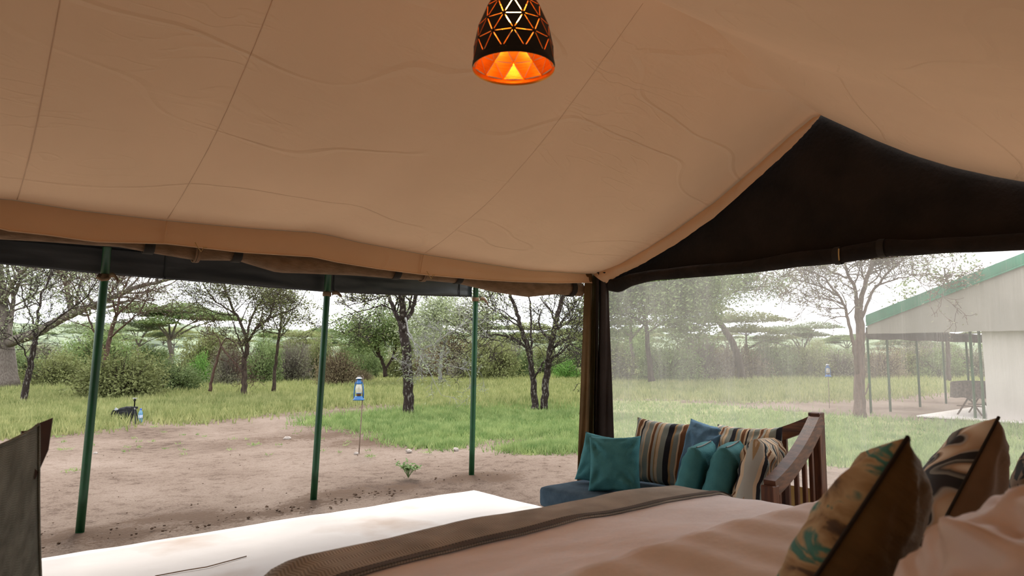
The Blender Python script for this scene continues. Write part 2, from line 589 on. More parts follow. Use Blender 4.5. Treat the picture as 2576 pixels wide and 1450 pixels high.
def tube(nb, pts, r, k=6, cap=True, mi=0, ref=None):
    pts = np.asarray(pts, float)
    n = len(pts)
    r = np.broadcast_to(np.asarray(r, float), (n,))
    t = np.gradient(pts, axis=0)
    t /= np.linalg.norm(t, axis=1)[:, None] + 1e-12
    m = t.mean(0)
    if ref is None:
        ref = np.array([0, 0, 1.]) if abs(m[2]) < .75 * np.linalg.norm(m) + 1e-9 else np.array([1., 0, 0])
    a = np.cross(t, ref)
    a /= np.linalg.norm(a, axis=1)[:, None] + 1e-12
    b = np.cross(t, a)
    th = np.arange(k) * 2 * PI / k
    P = pts[:, None, :] + r[:, None, None] * (np.cos(th)[None, :, None] * a[:, None, :] + np.sin(th)[None, :, None] * b[:, None, :])
    base = nb.n
    rows(nb, P, True, mi)
    if cap and k >= 5:
        for e, ring in ((0, 0), (n - 1, (n - 1) * k)):
            nb.add([pts[e]], None, None)
            c = nb.n - 1
            idx = base + ring + np.arange(k)
            tri = np.stack([idx, np.roll(idx, -1), np.full(k, c)], -1)
            nb.T.append(tri)
            nb.tm.append(np.full(k, mi))


def lathe(nb, prof, k=20, c=(0, 0, 0), mi=0):
    """prof: list of (r, z)"""
    th = np.arange(k) * 2 * PI / k
    P = [[(c[0] + r * math.cos(a), c[1] + r * math.sin(a), c[2] + z) for a in th] for r, z in prof]
    rows(nb, P, True, mi)


def box(nb, c, s, rot=None, mi=0, bev=0.0):
    c, s = np.asarray(c, float), np.asarray(s, float) / 2
    b = bev or 0.0
    if b:
        # chamfered box: 24 vertices
        bm = bmesh.new()
        bmesh.ops.create_cube(bm, size=1)
        for v in bm.verts:
            v.co = Vector((v.co.x * 2 * s[0], v.co.y * 2 * s[1], v.co.z * 2 * s[2]))
        bmesh.ops.bevel(bm, geom=bm.edges[:], offset=b, segments=1, profile=.5, affect='EDGES')
        bmesh.ops.triangulate(bm, faces=bm.faces[:])
        V = np.array([v.co[:] for v in bm.verts])
        bm.verts.index_update()
        T = [[v.index for v in f.verts] for f in bm.faces]
        bm.free()
        if rot is not None:
            V = V @ np.array(rot.to_3x3() if hasattr(rot, 'to_3x3') else rot).T
        nb.add(V + c, None, T, mi)
        return
    V = np.array([[x, y, z] for x in (-1, 1) for y in (-1, 1) for z in (-1, 1)]) * s
    if rot is not None:
        V = V @ np.array(rot.to_3x3() if hasattr(rot, 'to_3x3') else rot).T
    q = [[0, 1, 3, 2], [4, 6, 7, 5], [0, 4, 5, 1], [2, 3, 7, 6], [0, 2, 6, 4], [1, 5, 7, 3]]
    nb.add(V + c, q, mi=mi)


def bar(nb, p0, p1, w, h, mi=0, up=(0, 0, 1), bev=0.0):
    """straight bar with a rectangular section w (sideways) x h (up)"""
    p0, p1 = Vector(p0), Vector(p1)
    d = (p1 - p0)
    L = d.length
    z = d.normalized()
    x = Vector(up).cross(z)
    if x.length < 1e-5:
        x = Vector((1, 0, 0)).cross(z)
    x.normalize()
    y = z.cross(x)
    M = Matrix((x, y, z)).transposed()
    box(nb, (p0 + p1) / 2, (w, h, L), M, mi, bev)


def fn(x, y, z=0.0, s=1.0):
    return mnoise.noise(Vector((x * s, y * s, z * s)))


def one(name, fill, material, parent=None, smooth=True):
    nb = NB()
    fill(nb)
    return nb.build(name, material, parent, smooth)


def poly_mask(px, py, poly):
    inside = np.zeros(len(px), bool)
    j = len(poly) - 1
    for i in range(len(poly)):
        xi, yi = poly[i]
        xj, yj = poly[j]
        c = ((yi > py) != (yj > py)) & (px < (xj - xi) * (py - yi) / (yj - yi + 1e-12) + xi)
        inside ^= c
        j = i
    return inside


def interp_curve(pts, ia, ib):
    """pts Nx3 -> function value of coord ib along coord ia"""
    A = np.array(pts)
    o = np.argsort(A[:, ia])
    xa, xb = A[o, ia], A[o, ib]
    return lambda v: np.interp(v, xa, xb)


# ------------------------------------------------------------------ ground
GRASS = [
    [(-1200, 700), (-1200, 1103), (0, 1098), (110, 1086), (270, 1076), (300, 1064), (325, 1052), (372, 1052), (400, 1060), (450, 1060), (640, 1042), (760, 1030), (830, 1020), (1000, 1014), (1030, 1026), (1500, 1015), (1500, 700)],
    [(740, 1064), (800, 1050), (900, 1042), (1030, 1034), (1030, 1008), (1500, 1000), (1500, 1090), (1330, 1096), (1200, 1106), (1120, 1124), (1040, 1118), (990, 1103), (960, 1088), (850, 1072)],
    [(1275, 1134), (1340, 1116), (1500, 1096), (1500, 1130), (1330, 1141)],
    [(1499, 700), (1499, 1003), (1700, 1003), (1900, 1010), (2160, 1003), (2390, 985), (3600, 940), (3600, 700)],
    [(1499, 1003), (1700, 1009), (1900, 1026), (2050, 1038), (2160, 1046), (2310, 1056), (3600, 1070), (3600, 1400), (2600, 1225), (2300, 1185), (2100, 1165), (1900, 1160), (1499, 1130)],
]
nr, na = 190, 560
rr = np.concatenate([[0.0], .6 * (700 / .6) ** (np.arange(nr) / (nr - 1))])
aa = np.linspace(0, 2 * PI, na, endpoint=False)
RR, AA = np.meshgrid(rr, aa, indexing='ij')
GX, GY = RR * np.sin(AA), RR * np.cos(AA)
gp = np.stack([GX, GY, np.zeros_like(GX)], -1).reshape(-1, 3)
px, py, pz = proj(gp)
gm = np.zeros(len(gp))
for pl in GRASS:
    gm[poly_mask(px, py, pl) & (pz > 0)] = 1.0
gm[(pz <= .3) | (RR.ravel() > 60)] = 1.0
POLES = [(on_z(200, 1345), on_n(270, 622, 6.36)), (on_z(788, 1262), on_n(826, 690, 6.34)), (on_z(1186, 1198), on_n(1197, 728, 6.42))]
dug = np.zeros(len(gp))
for b, _ in POLES:
    dd = np.hypot((gp[:, 0] - b[0]) / 1.0, (gp[:, 1] - b[1]) / .55)
    dug = np.maximum(dug, np.clip(1.15 - dd / .55, 0, 1))
for x_, y_, rx, ry in ((690, 1285, .5, .25), (500, 1287, .35, .2), (400, 1300, .4, .2), (560, 1300, .6, .3), (860, 1235, .5, .2), (1260, 1200, .4, .2), (300, 1345, .4, .2), (1000, 1225, .4, .2)):
    c_ = on_z(x_, y_)
    dd = np.hypot((gp[:, 0] - c_[0]) / rx, (gp[:, 1] - c_[1]) / ry)
    dug = np.maximum(dug, np.clip(1.2 - dd, 0, 1))
for cx, cy, rx, ry in ((on_z(800, 1095)[0], on_z(800, 1095)[1], 2.2, .9), (on_z(960, 1105)[0], on_z(960, 1105)[1], 1.6, .9)):
    dd = np.hypot((gp[:, 0] - cx) / rx, (gp[:, 1] - cy) / ry)
    dug = np.maximum(dug, np.clip(1 - dd, 0, 1) * .9)
hz = np.zeros(len(gp))
rad = RR.ravel()
hz += np.clip((rad - 90) / 260, 0, 1) ** 1.3 * (11.2 + 2.2 * np.sin(AA.ravel() * 3.1 + .6) + 1.1 * np.sin(AA.ravel() * 9.3))
rng0 = np.random.default_rng(5)
hz += np.clip((rad - 100) / 100, 0, 1) * rng0.normal(0, .55, len(gp))
hz += np.where(rad < 40, .012 * np.sin(gp[:, 0] * 2.1 + gp[:, 1]) * np.cos(gp[:, 1] * 1.7), 0) - .02
for b, _ in POLES:
    dd = np.hypot(gp[:, 0] - b[0], gp[:, 1] - b[1])
    hz += .05 * np.exp(-(dd / .22) ** 2)
gp[:, 2] = hz
nb = NB()
rows(nb, gp.reshape(nr + 1, na, 3), True)
ground = nb.build('ground', ['earth', 'hillside'])
tag(ground, 'bare pinkish-brown earth and grassland running out to scrub-covered low hills', 'ground', kind='structure')
gme = ground.data
for nm, arr in (('grass', gm), ('dug', dug)):
    a_ = gme.attributes.new(nm, 'FLOAT', 'POINT')
    a_.data.foreach_set('value', arr.astype(np.float32))
mi = np.zeros((nr, na), np.int32)
mi[rr[:-1] > 95, :] = 1
gme.polygons.foreach_set('material_index', mi.ravel())

# ------------------------------------------------------------------ floor sheet
UR = 4.30           # right (gable) wall
NF = 4.00           # open front
NBK, ULF = -1.0, -3.0
nb = NB()
us, ns = np.linspace(-3.4, 4.24, 90), np.linspace(-1.1, 5.66, 80)
P = [[(u + (.012 * fn(n * 2, 3.3) if i == 89 else 0), n + (.02 * fn(u * 1.3, 7.1) + .012 * fn(u * 5, 2) if j == 79 else 0),
       .028 + .007 * fn(u * 1.4, n * 2.0) + .004 * fn(u * 5, n * 5, 4)) for j, n in enumerate(ns)] for i, u in enumerate(us)]
rows(nb, P)
floor = nb.build('floor', 'sheet_white')
so = floor.modifiers.new('thickness', 'SOLIDIFY')
so.thickness = .012
tag(floor, 'cream white canvas groundsheet with faint reddish dirt stains', 'floor', kind='structure')
# lengthwise crease / wire lying on the sheet
o = one('cord', lambda b: tube(b, [on_z(390, 1450, .036), on_z(470, 1435, .036), on_z(520, 1427, .036), on_z(620, 1400, .036)], .0035, 5), 'strap_brown')
tag(o, 'thin brown cord lying on the cream groundsheet', 'cord')

# ------------------------------------------------------------------ ceiling (front and back slope)
EAVE = [(0, 498), (200, 530), (420, 555), (600, 572), (740, 582), (785, 584), (830, 592), (900, 609), (1065, 640), (1200, 661), (1330, 680), (1490, 690)]
ev = [on_n(x, y, NF) for x, y in EAVE]
ev_z0 = interp_curve(ev, 0, 2)


def eave_z(u):
    u = np.asarray(u, float)
    return np.where(u < .19, 2.14 + .012 * np.cos((u + .8) * 2.4), ev_z0(u))


apex = on_u(2065, 290, UR)
NR = apex[1]
rd = [on_n(x, y, NR) for x, y in ((1500, -70), (1650, 0), (1790, 65), (1900, 165), (2000, 246), (2065, 290))]
rd_z0 = interp_curve(rd, 0, 2)
ridge_z = lambda u: rd_z0(u)
GAB = [(1490, 690), (1560, 665), (1630, 625), (1700, 580), (1800, 508), (1900, 422), (1985, 345), (2045, 296)]
gb = np.array([on_u(x, y, UR - .01) for x, y in GAB] + [apex])
gb[0] = (UR, NF, ev[-1][2])
tt = (NF - gb[:, 1]) / (NF - NR)
ss = (gb[:, 2] - gb[0, 2]) / (gb[-1, 2] - gb[0, 2])
gab_s = lambda t: np.interp(t, tt, ss)
BACK = [(2065, 290), (2200, 352), (2300, 391), (2400, 421), (2500, 443), (2576, 457)]
bk = [on_u(x, y, UR) for x, y in BACK]
bk.append(np.array([UR, .3, bk[-1][2] - .20]))
bk.append(np.array([UR, NBK, 1.80]))
back_z = interp_curve(bk, 1, 2)


def ceil_front(u, t):
    z0, z1 = float(eave_z(u)), float(ridge_z(u))
    w = np.clip((u - 2.9) / 1.3, 0, 1)
    w = w * w * (3 - 2 * w)
    lin = t - .16 * math.sin(PI * t) * (1 - .25 * t)
    s = (1 - w) * lin + w * float(gab_s(t))
    # the cloth bellies down between the taut seams
    seams_ = (-3.2, -.75, .91, 2.55, 4.3)
    for a_, b_ in zip(seams_[:-1], seams_[1:]):
        if a_ <= u <= b_:
            bel = math.sin(PI * (u - a_) / (b_ - a_))
    z = z0 + (z1 - z0) * s - .06 * bel * math.sin(PI * t) ** .8 * (1 - w * .5)
    rk = math.exp(-((u - 1.75 - .35 * t) / .16) ** 2) * math.exp(-t / .35)
    z += .03 * rk * min(1, t * 8)
    e = min(1, t * 6, (1 - t) * 6)
    z += e * (.010 * fn(u * 1.6, t * 2.2, 2) + .006 * fn(u * 4.5 + t * 2, t * 7, 5) + .003 * fn(u * 11 + t * 9, t * 8, 8))
    return (u, NF + (NR - NF) * t, z)


def ceil_back(u, n):
    k = (NR - n) / (NR - NBK)
    zr, za = float(ridge_z(u)), float(apex[2])
    z = float(back_z(n)) + (zr - za) * max(0, 1 - k * 1.3)
    z += .03 * (1 - min(1, max(0, (u - 3.2) / 1.0))) * math.sin(PI * k) + .006 * fn(u * 1.5, n * 1.5, 9) * min(1, k * 10)
    return (u, n, z)


nb = NB()
us = np.linspace(ULF, UR, 150)
ts = np.linspace(0, 1, 70)
rows(nb, [[ceil_front(u, t) for t in ts] for u in us])
ceiling = nb.build('ceiling', 'ceiling_canvas')
tag(ceiling, 'tan canvas tent ceiling sloping up from the open front', 'ceiling', kind='structure')
nb = NB()
nn = np.linspace(NR, NBK, 60)
rows(nb, [[ceil_back(u, n) for n in nn] for u in us])
nb.build('back_slope', 'ceiling_canvas', ceiling)


def seam(u0, du=0.0):
    nb = NB()
    Pp = []
    for t in np.linspace(.01, .985, 80):
        a = ceil_front(u0 + du * t, t)
        Pp.append([(a[0] - .0025, a[1], a[2] - .001), (a[0], a[1], a[2] - .003), (a[0] + .0025, a[1], a[2] - .001)])
    rows(nb, Pp)
    nb.build('seam', 'seam_canvas', ceiling)


for u0, du in ((.91, 0), (2.55, 0), (.25, 0)):
    seam(u0, du)

# hem (hanging flap) under the front eave and along the gable edge
HEM = [(0, 578), (120, 591), (240, 608), (420, 613), (600, 634), (690, 640), (785, 646), (850, 660), (950, 676), (1065, 691), (1200, 703), (1300, 709), (1400, 712), (1480, 711)]
hb = [on_n(x, y, NF - .012) for x, y in HEM]
hz_ = interp_curve(hb, 0, 2)
nb = NB()
us = np.linspace(ULF, 4.232, 160)
Pp = []
for u in us:
    z0 = float(eave_z(u)) - .002
    z1 = float(hz_(u)) if u > .2 else 1.985 + .01 * fn(u * 3, 1)
    col_ = []
    for k in np.linspace(0, 1, 9):
        col_.append((u, NF - .012 * k + .012 * math.sin(PI * k) * fn(u * 2.3, k * 2, 3), z0 + (z1 - z0) * k))
    Pp.append(col_)
rows(nb, Pp)
hem = nb.build('front_hem', 'hem_canvas', ceiling)
for x0, x1 in ((420, 413), (1065, 1057)):
    a, b = on_n(x0, 556 if x0 == 420 else 641, NF - .02), on_n(x1, 612 if x0 == 420 else 689, NF - .026)
    one('hem_seam', lambda q: tube(q, [a, (a + b) / 2, b], .0035, 5), 'hem_canvas', hem)
one('hem_edge', lambda q: tube(q, [(u, NF - .014, (float(hz_(u)) if u > .2 else 1.985 + .01 * fn(u * 3, 1))) for u in us], .005, 5), 'hem_canvas', hem)
GH = [(1525, 713), (1560, 691), (1610, 668), (1700, 615), (1800, 545), (1900, 455), (1990, 373), (2035, 326), (2066, 289)]
gh = [on_u(x, y, UR - .05) for x, y in GH]
nb = NB()
A, B = [], []
g2 = [on_u(x, y, UR - .03) for x, y in GAB] + [apex]
g2[0] = np.array([4.262, NF - .0, ev[-1][2] - .002])
for k in np.linspace(0, 1, 90):
    f1 = k * (len(g2) - 1)
    i = min(int(f1), len(g2) - 2)
    a = np.array(g2[i]) * (1 - f1 + i) + np.array(g2[i + 1]) * (f1 - i)
    f2 = k * (len(gh) - 1)
    j = min(int(f2), len(gh) - 2)
    b = np.array(gh[j]) * (1 - f2 + j) + np.array(gh[j + 1]) * (f2 - j)
    b = b + np.array([0, .004 * fn(k * 40, 1), .006 * fn(k * 50, 2)])
    A.append([a * (1 - m) + b * m + np.array([-.018 * math.sin(PI * m) * (1 + .8 * fn(k * 18, m * 2)), 0, 0]) for m in np.linspace(0, 1, 7)])
rows(nb, A)
nb.build('gable_hem', 'hem_canvas', ceiling)

# ------------------------------------------------------------------ right (gable) wall, netting, low wall
nb = NB()
nn = np.concatenate([np.linspace(NF, NR, 40), np.linspace(NR, NBK, 40)[1:]])
Pp = []
for n in nn:
    zt = float(gb[0, 2] + (gb[-1, 2] - gb[0, 2]) * gab_s((NF - n) / (NF - NR))) if n >= NR else float(back_z(n))
    Pp.append([(UR + .02 + .01 * fn(n * 2, z), n, z) for z in np.linspace(1.985, max(1.99, zt + .04), 14)])
rows(nb, Pp)
wall_right = nb.build('wall_right', 'dark_canvas')
tag(wall_right, 'nearly black canvas gable wall above the insect netting', 'wall', kind='structure')
nb = NB()
rows(nb, [[(UR + .034 + .006 * fn(n * 1.7, z * 1.3, 4), n, z) for z in np.linspace(.5, 1.97, 20)] for n in np.linspace(NF - .05, NBK, 60)])
net = nb.build('window_1', 'netting')
tag(net, 'sheer white insect netting filling the side of the tent', 'window', kind='structure')
nb = NB()
rows(nb, [[(UR + .015 + .006 * fn(n * 3, z * 2, 6), n, z) for z in np.linspace(0, .545, 6)] for n in np.linspace(NF, NBK, 40)])
o = nb.build('trim_1', 'low_wall')
tag(o, 'low golden-brown canvas strip along the foot of the netting', 'canvas strip', kind='structure')

# wall_back, wall_left (behind the camera)
nb = NB()
rows(nb, [[(u, NBK, z) for z in np.linspace(0, 1.86, 6)] for u in np.linspace(ULF, UR, 20)])
tag(nb.build('wall_back', 'wall_back_canvas'), 'tan canvas wall behind the head of the bed', 'wall', kind='structure')
nb = NB()
for n in (0,):
    Pp = []
    for k in np.linspace(0, 1, 30):
        y = NF + (NBK - NF) * k
        zt = ceil_front(ULF, (NF - y) / (NF - NR))[2] if y >= NR else ceil_back(ULF, y)[2]
        Pp.append([(ULF, y, z) for z in np.linspace(0, zt + .02, 6)])
    rows(nb, Pp)
tag(nb.build('wall_left', 'wall_back_canvas'), 'tan canvas end wall on the far side from the daybed', 'wall', kind='structure')


# ------------------------------------------------------------------ rolled-up walls
def roll_mesh(nb, pts, rad, seed, lump=.18, k=14):
    pts = np.asarray(pts)
    n = len(pts)
    Pp = []
    for i in range(n):
        t = pts[min(n - 1, i + 1)] - pts[max(0, i - 1)]
        t /= np.linalg.norm(t)
        a = np.cross(t, [0, 0, 1.])
        a /= np.linalg.norm(a)
        b = np.cross(t, a)
        ring = []
        for j in range(k):
            th = 2 * PI * j / k
            r = rad[i] * (1 + lump * fn(i * .09 + .7 * math.cos(th), 1.2 * math.sin(th) + seed, i * .05))
            ring.append(pts[i] + r * (math.cos(th) * a * .8 + math.sin(th) * b))
        Pp.append(ring)
    rows(nb, Pp, True)
    for e in (0, n - 1):
        c = np.mean(Pp[e], 0)
        base = nb.n - n * k if e == 0 else None
    nb.add([np.mean(Pp[0], 0)])
    nb.add([np.mean(Pp[-1], 0)])
    N0 = nb.n - 2 - n * k
    for e, c in ((0, nb.n - 2), (n - 1, nb.n - 1)):
        idx = N0 + e * k + np.arange(k)
        nb.T.append(np.stack([idx, np.roll(idx, -1), np.full(k, c)], -1))
        nb.tm.append(np.zeros(k))


RB = [(0, 604, .055), (150, 612, .055), (300, 622, .05), (400, 641, .05), (490, 655, .05), (600, 657, .055), (700, 687, .062), (860, 692, .06),
      (980, 700, .055), (1060, 704, .05), (1150, 712, .05), (1250, 736, .062), (1330, 747, .066), (1400, 741, .064), (1462, 747, .06)]
rb = np.array([np.append(on_n(x, y, NF + .075), r) for x, y, r in RB])
fr = lambda u: (float(np.interp(u, rb[:, 0], rb[:, 2])) if u > rb[0, 0] else rb[0, 2] + .01 * math.sin(u * 3))
rrad = lambda u: float(np.interp(u, rb[:, 0], rb[:, 3]))
root = empty('rolled_tent_wall', (1.5, NF + .075, 1.9), 'brown canvas wall rolled up and tied along the open front', 'canvas roll')
uu = np.linspace(ULF + .1, rb[-1, 0], 170)
nb = NB()
roll_mesh(nb, [np.array([u, NF + .075, fr(u) + rrad(u)]) - np.array(root.location) for u in uu], [rrad(u) for u in uu], 3.1)
nb.build('roll', 'roll_canvas', root)


def ring_strap(u, w, name, material, scale=1.1, r_=.0):
    nb = NB()
    pts = [np.array([u + k * w, NF + .075, fr(u) + rrad(u)]) - np.array(root.location) for k in (-.5, -.2, .2, .5)]
    tube(nb, pts, [rrad(u) * scale + r_] * 4, 14, False)
    o = nb.build(name, material, root)
    md = o.modifiers.new('thickness', 'SOLIDIFY')
    md.thickness = .006
    return o


for x, y in ((372, 634), (592, 655), (993, 700), (1150, 712), (1434, 742)):
    ring_strap(on_n(x, y, NF + .075)[0], .05, 'strap', 'strap_dark', 1.06)
for x, y in ((490, 655), (1062, 703)):
    u = on_n(x, y, NF + .075)[0]
    for k in (-.006, .006, .014):
        ring_strap(u + k, .008, 'tie_cord', 'strap_brown', 1.1, .004)
    a = np.array([u, NF - .03, hz_(u) + .002]) - np.array(root.location)
    one('tie_cord', lambda q: tube(q, [a + np.array(v) for v in ((-.03, 0, .02), (-.02, -.01, -.005), (0, -.012, -.03), (.012, -.01, -.006), (.03, -.01, -.004))], .0025, 5), 'cord', root)

RS = [(1536, 733, .05), (1556, 737, .055), (1585, 722, .05), (1640, 708, .045), (1750, 697, .045), (1876, 689, .045), (1960, 681, .05), (2010, 673, .05),
      (2110, 664, .05), (2200, 650, .05), (2225, 645, .05), (2300, 644, .045), (2450, 638, .045), (2576, 629, .045), (2700, 620, .045)]
rs = np.array([np.append(on_u(x, y, UR - .04), r) for x, y, r in RS])
root2 = empty('rolled_side_wall', (UR - .04, 2.0, 1.98), 'dark brown canvas flap rolled up above the insect netting', 'canvas roll')
nn = np.linspace(rs[0, 1], NBK + .1, 130)
o_ = np.argsort(rs[:, 1])
fz = lambda n: float(np.interp(n, rs[o_, 1], rs[o_, 2]))
frd = lambda n: float(np.interp(n, rs[o_, 1], rs[o_, 3]))
nb = NB()
roll_mesh(nb, [np.array([UR - .04, n, fz(n) + frd(n)]) - np.array(root2.location) for n in nn], [frd(n) for n in nn], 8.4, .22)
nb.build('roll', 'dark_roll', root2)
for (x, y) in ((2110, 655), (2222, 645)):
    n = on_u(x, y, UR - .04)[1]
    nb = NB()
    tube(nb, [np.array([UR - .04, n + k, fz(n) + frd(n)]) - np.array(root2.location) for k in (-.02, 0, .02)], frd(n) * 1.12, 12, False)
    nb.build('strap', 'strap_dark', root2)
a = on_u(2110, 626, UR - .13)
b = on_u(2111, 656, UR - .13)
one('tie_cord', lambda q: tube(q, [a - np.array(root2.location), (a + b) / 2 - np.array(root2.location) + np.array([-.004, 0, 0]), b - np.array(root2.location)], .004, 5), 'cord', root2)


# ------------------------------------------------------------------ corner curtains
def curtain(name, label, xs_top, xs_bot, plane, ytop, ybot, mats, seed):
    """gathered drape hanging from the eave; columns given by pixel x at top and bottom on a wall plane"""
    base = plane(xs_bot[1], ybot)
    rt = empty(name, (base[0], base[1], .03), label, 'curtain')
    L = np.array(rt.location)
    parts = len(mats)
    for k in range(parts):
        nb = NB()
        Pp = []
        for m in np.linspace(0, 1, 24):
            row = []
            for s in np.linspace(0, 1, 13):
                a = xs_top[k] + (xs_top[k + 1] - xs_top[k]) * s
                b = xs_bot[k] + (xs_bot[k + 1] - xs_bot[k]) * s
                p_ = plane(a, ytop) * (1 - m)
                q_ = plane(b, ybot)
                q_ = np.array([q_[0], q_[1], .03])
                p_ = p_ + q_ * m
                v = -CF * np.array([1, 1, 0]) * (.03 * math.sin(s * PI) + .018 * math.sin(s * 9 + seed + 2.2 * m + k) * (.4 + m) + .012 * fn(s * 3, m * 5, seed))
                row.append(p_ + v - L)
            Pp.append(row)
        rows(nb, Pp)
        o = nb.build('drape' if k != 1 else 'drape_lining', mats[k], rt)
        md = o.modifiers.new('thickness', 'SOLIDIFY')
        md.thickness = .006
    return rt


curtain('corner_curtain', 'golden-brown tied canvas drape at the front side of the tent corner', (1471, 1492, 1505), (1449, 1478, 1494), lambda x, y: on_n(x, y, NF + .01), 690, 1290, ['curtain_gold', 'curtain_olive'], 1.0)
curtain('corner_curtain', 'very dark brown canvas drape beside the netting at the tent corner', (1500, 1508, 1529), (1488, 1500, 1549), lambda x, y: on_u(x, y, UR - .03), 686, 1290, ['curtain_dark', 'curtain_dark'], 2.3)

# ------------------------------------------------------------------ awning and its poles
root = empty('awning', (.5, 5.2, 2.0), 'dark awning sheet stretched out over the green poles', 'awning')
L = np.array(root.location)
AE = [(-400, 628), (0, 663), (262, 689), (600, 716), (830, 735), (1000, 742), (1193, 747)]
ae = [on_n(x, y, 6.40) for x, y in AE]
az = interp_curve(ae, 0, 2)
ua = np.linspace(-3.6, ae[-1][0], 90)


def aw(u, k):
    z1 = float(az(u)) if u > -.4 else 2.03
    z0 = float(eave_z(min(u, 4.25))) + .035
    n = NF + .0 + (6.44 - NF) * k
    z1 = 2.275
    return np.array([u, n, z0 + (z1 - z0) * k + .03 * math.sin(PI * k) * 1.0 + .012 * fn(u * 2.2, k * 3, 3) * math.sin(PI * k) + .010 * fn(u * 5, k * 12, 1) * k * (1 - k) * 3])


nb = NB()
rows(nb, [[aw(u, k) - L for k in np.linspace(0, 1, 24)] for u in ua])
o = nb.build('sheet', 'awning_under', root)
md = o.modifiers.new('thickness', 'SOLIDIFY')
md.thickness = .004
nb = NB()
Pp = []
for u in ua:
    a = aw(u, 1)
    zb = float(az(u)) if u > -.4 else 2.03
    Pp.append([np.array([u, a[1] + .012 * k + .012 * fn(u * 3, k * 3, 5) * k + .010 * math.sin(PI * k) * fn(u * 6, k * 5, 2), a[2] + (zb - a[2]) * k]) - L for k in np.linspace(0, 1, 12)])
rows(nb, Pp)
o = nb.build('valance', 'awning_under', root)
md = o.modifiers.new('thickness', 'SOLIDIFY')
md.thickness = .004
md.offset = 1
for x in (433, 868, 1187):
    u = on_n(x, 690, 6.2)[0]
    nb = NB()
    tube(nb, [np.array([u, aw(u, 1)[1] - .004, 2.27 + (float(az(u)) - 2.27) * k]) - L for k in np.linspace(0, 1, 8)], .006, 5)
    nb.build('seam', 'awning_under', root)
PL = ['green metal awning pole beside the canvas-backed chair', 'green metal awning pole between the other two, near the blue lantern', 'green metal awning pole at the free corner of the awning']
for i, (b, t) in enumerate(POLES):
    b = np.array([b[0], b[1], -.02])
    rt = empty('awning_pole', b, PL[i], 'pole', 'poles holding up the awning')
    d = (t - b)
    d = d / np.linalg.norm(d)
    top = b + d * (2.285 / d[2])
    nb = NB()
    tube(nb, [(top - b) * k for k in np.linspace(0, 1, 8)], .0315, 18)
    nb.build('tube', 'pole_green', rt)
    # cloth strap knotted round the pole at the awning edge
    e = b + d * ((float(az(t[0])) - .01) / d[2] if True else 0)
    c = e - b
    nb = NB()
    tube(nb, [c + d * k for k in (-.022, -.008, .008, .022)], [.036, .039, .038, .036], 16, False)
    st = nb.build('strap', 'strap_brown', rt)
    md = st.modifiers.new('thickness', 'SOLIDIFY')
    md.thickness = .004
    nb = NB()
    Pp = []
    for k in np.linspace(0, 1, 9):
        q = c + CR * (.035 + .10 * k) * (1 if i != 0 else .8) + np.array([0, -.03, 0]) + np.array([0, 0, .02 * math.sin(k * 3) - .05 * k * k * (1.6 if i == 2 else .7)])
        Pp.append([q + np.array([0, 0, .018]), q + np.array([0, -.012 * math.sin(k * 5), 0]), q - np.array([0, 0, .018])])
    rows(nb, Pp)
    fl = nb.build('strap_end', 'strap_brown', rt)
    md = fl.modifiers.new('thickness', 'SOLIDIFY')
    md.thickness = .004
    if i == 0:
        nb = NB()
        tube(nb, [c + np.array(v) for v in ((-.035, -.02, .012), (-.055, -.05, -.012), (-.03, -.075, -.03), (.01, -.06, -.022), (.035, -.03, .005))], .014, 8)
        nb.build('strap_loop', 'strap_brown', rt)
#@@PART2


# ------------------------------------------------------------------ pendant lamp
lp = CC + ray(1292, 175) * 2.48
lamp = empty('pendant_lamp', lp, 'black geometric pendant lamp shade with glowing gold inside hanging from the ceiling', 'lamp')
ROW = [(.149, .022), (.1455, .087), (.131, .152), (.107, .218), (.076, .272), (.042, .312)]   # radius, height of each vertex ring
NSEG = 12
cam_az = math.atan2(-lp[0], -lp[1])     # turn the shade so that a facet edge pair faces the bed
a0 = math.atan2(-lp[1], -lp[0])


def lv(i, j):
    r, z = ROW[i]
    a = a0 + (j + (.5 if i % 2 == 0 else 0)) * 2 * PI / NSEG
    return np.array([r * math.cos(a), r * math.sin(a), z])


def lamp_panel(tri, cuts):
    """one triangular plate: slits along its sides, solid corners; black outside, gold inside"""
    V = [np.array(v) for v in tri]
    nrm = np.cross(V[1] - V[0], V[2] - V[0])
    nrm /= np.linalg.norm(nrm)
    cen = (V[0] + V[1] + V[2]) / 3
    if nrm @ np.array([cen[0], cen[1], 0]) < 0:
        V = [V[0], V[2], V[1]]
        nrm = -nrm
    ins = .0015
    pts = []
    for k in range(3):
        a, b, c = V[k], V[(k + 1) % 3], V[(k + 2) % 3]
        e = (b - a) / np.linalg.norm(b - a)
        inw = np.cross(nrm, e)
        L_ = np.linalg.norm(b - a)
        m0, m1 = .10, .90
        pts += [a, a + e * L_ * m0, a + e * L_ * (m0 + .02) + inw * ins, a + e * L_ * (m1 - .02) + inw * ins, a + e * L_ * m1]
    n = len(pts)
    P_ = np.array(pts)
    th = .0012
    nb = NB()
    nb.add(np.vstack([P_, [cen]]), None, [[i, (i + 1) % n, n] for i in range(n)], 0)
    nb.add(np.vstack([P_ - nrm * th, [cen - nrm * th]]), None, [[(i + 1) % n, i, n] for i in range(n)], 1)
    nb.add(np.vstack([P_, P_ - nrm * th]), [[i, i + n, (i + 1) % n + n, (i + 1) % n] for i in range(n)], mi=1)
    return nb.build('panel', ['lamp_black', 'lamp_gold'], lamp, False)


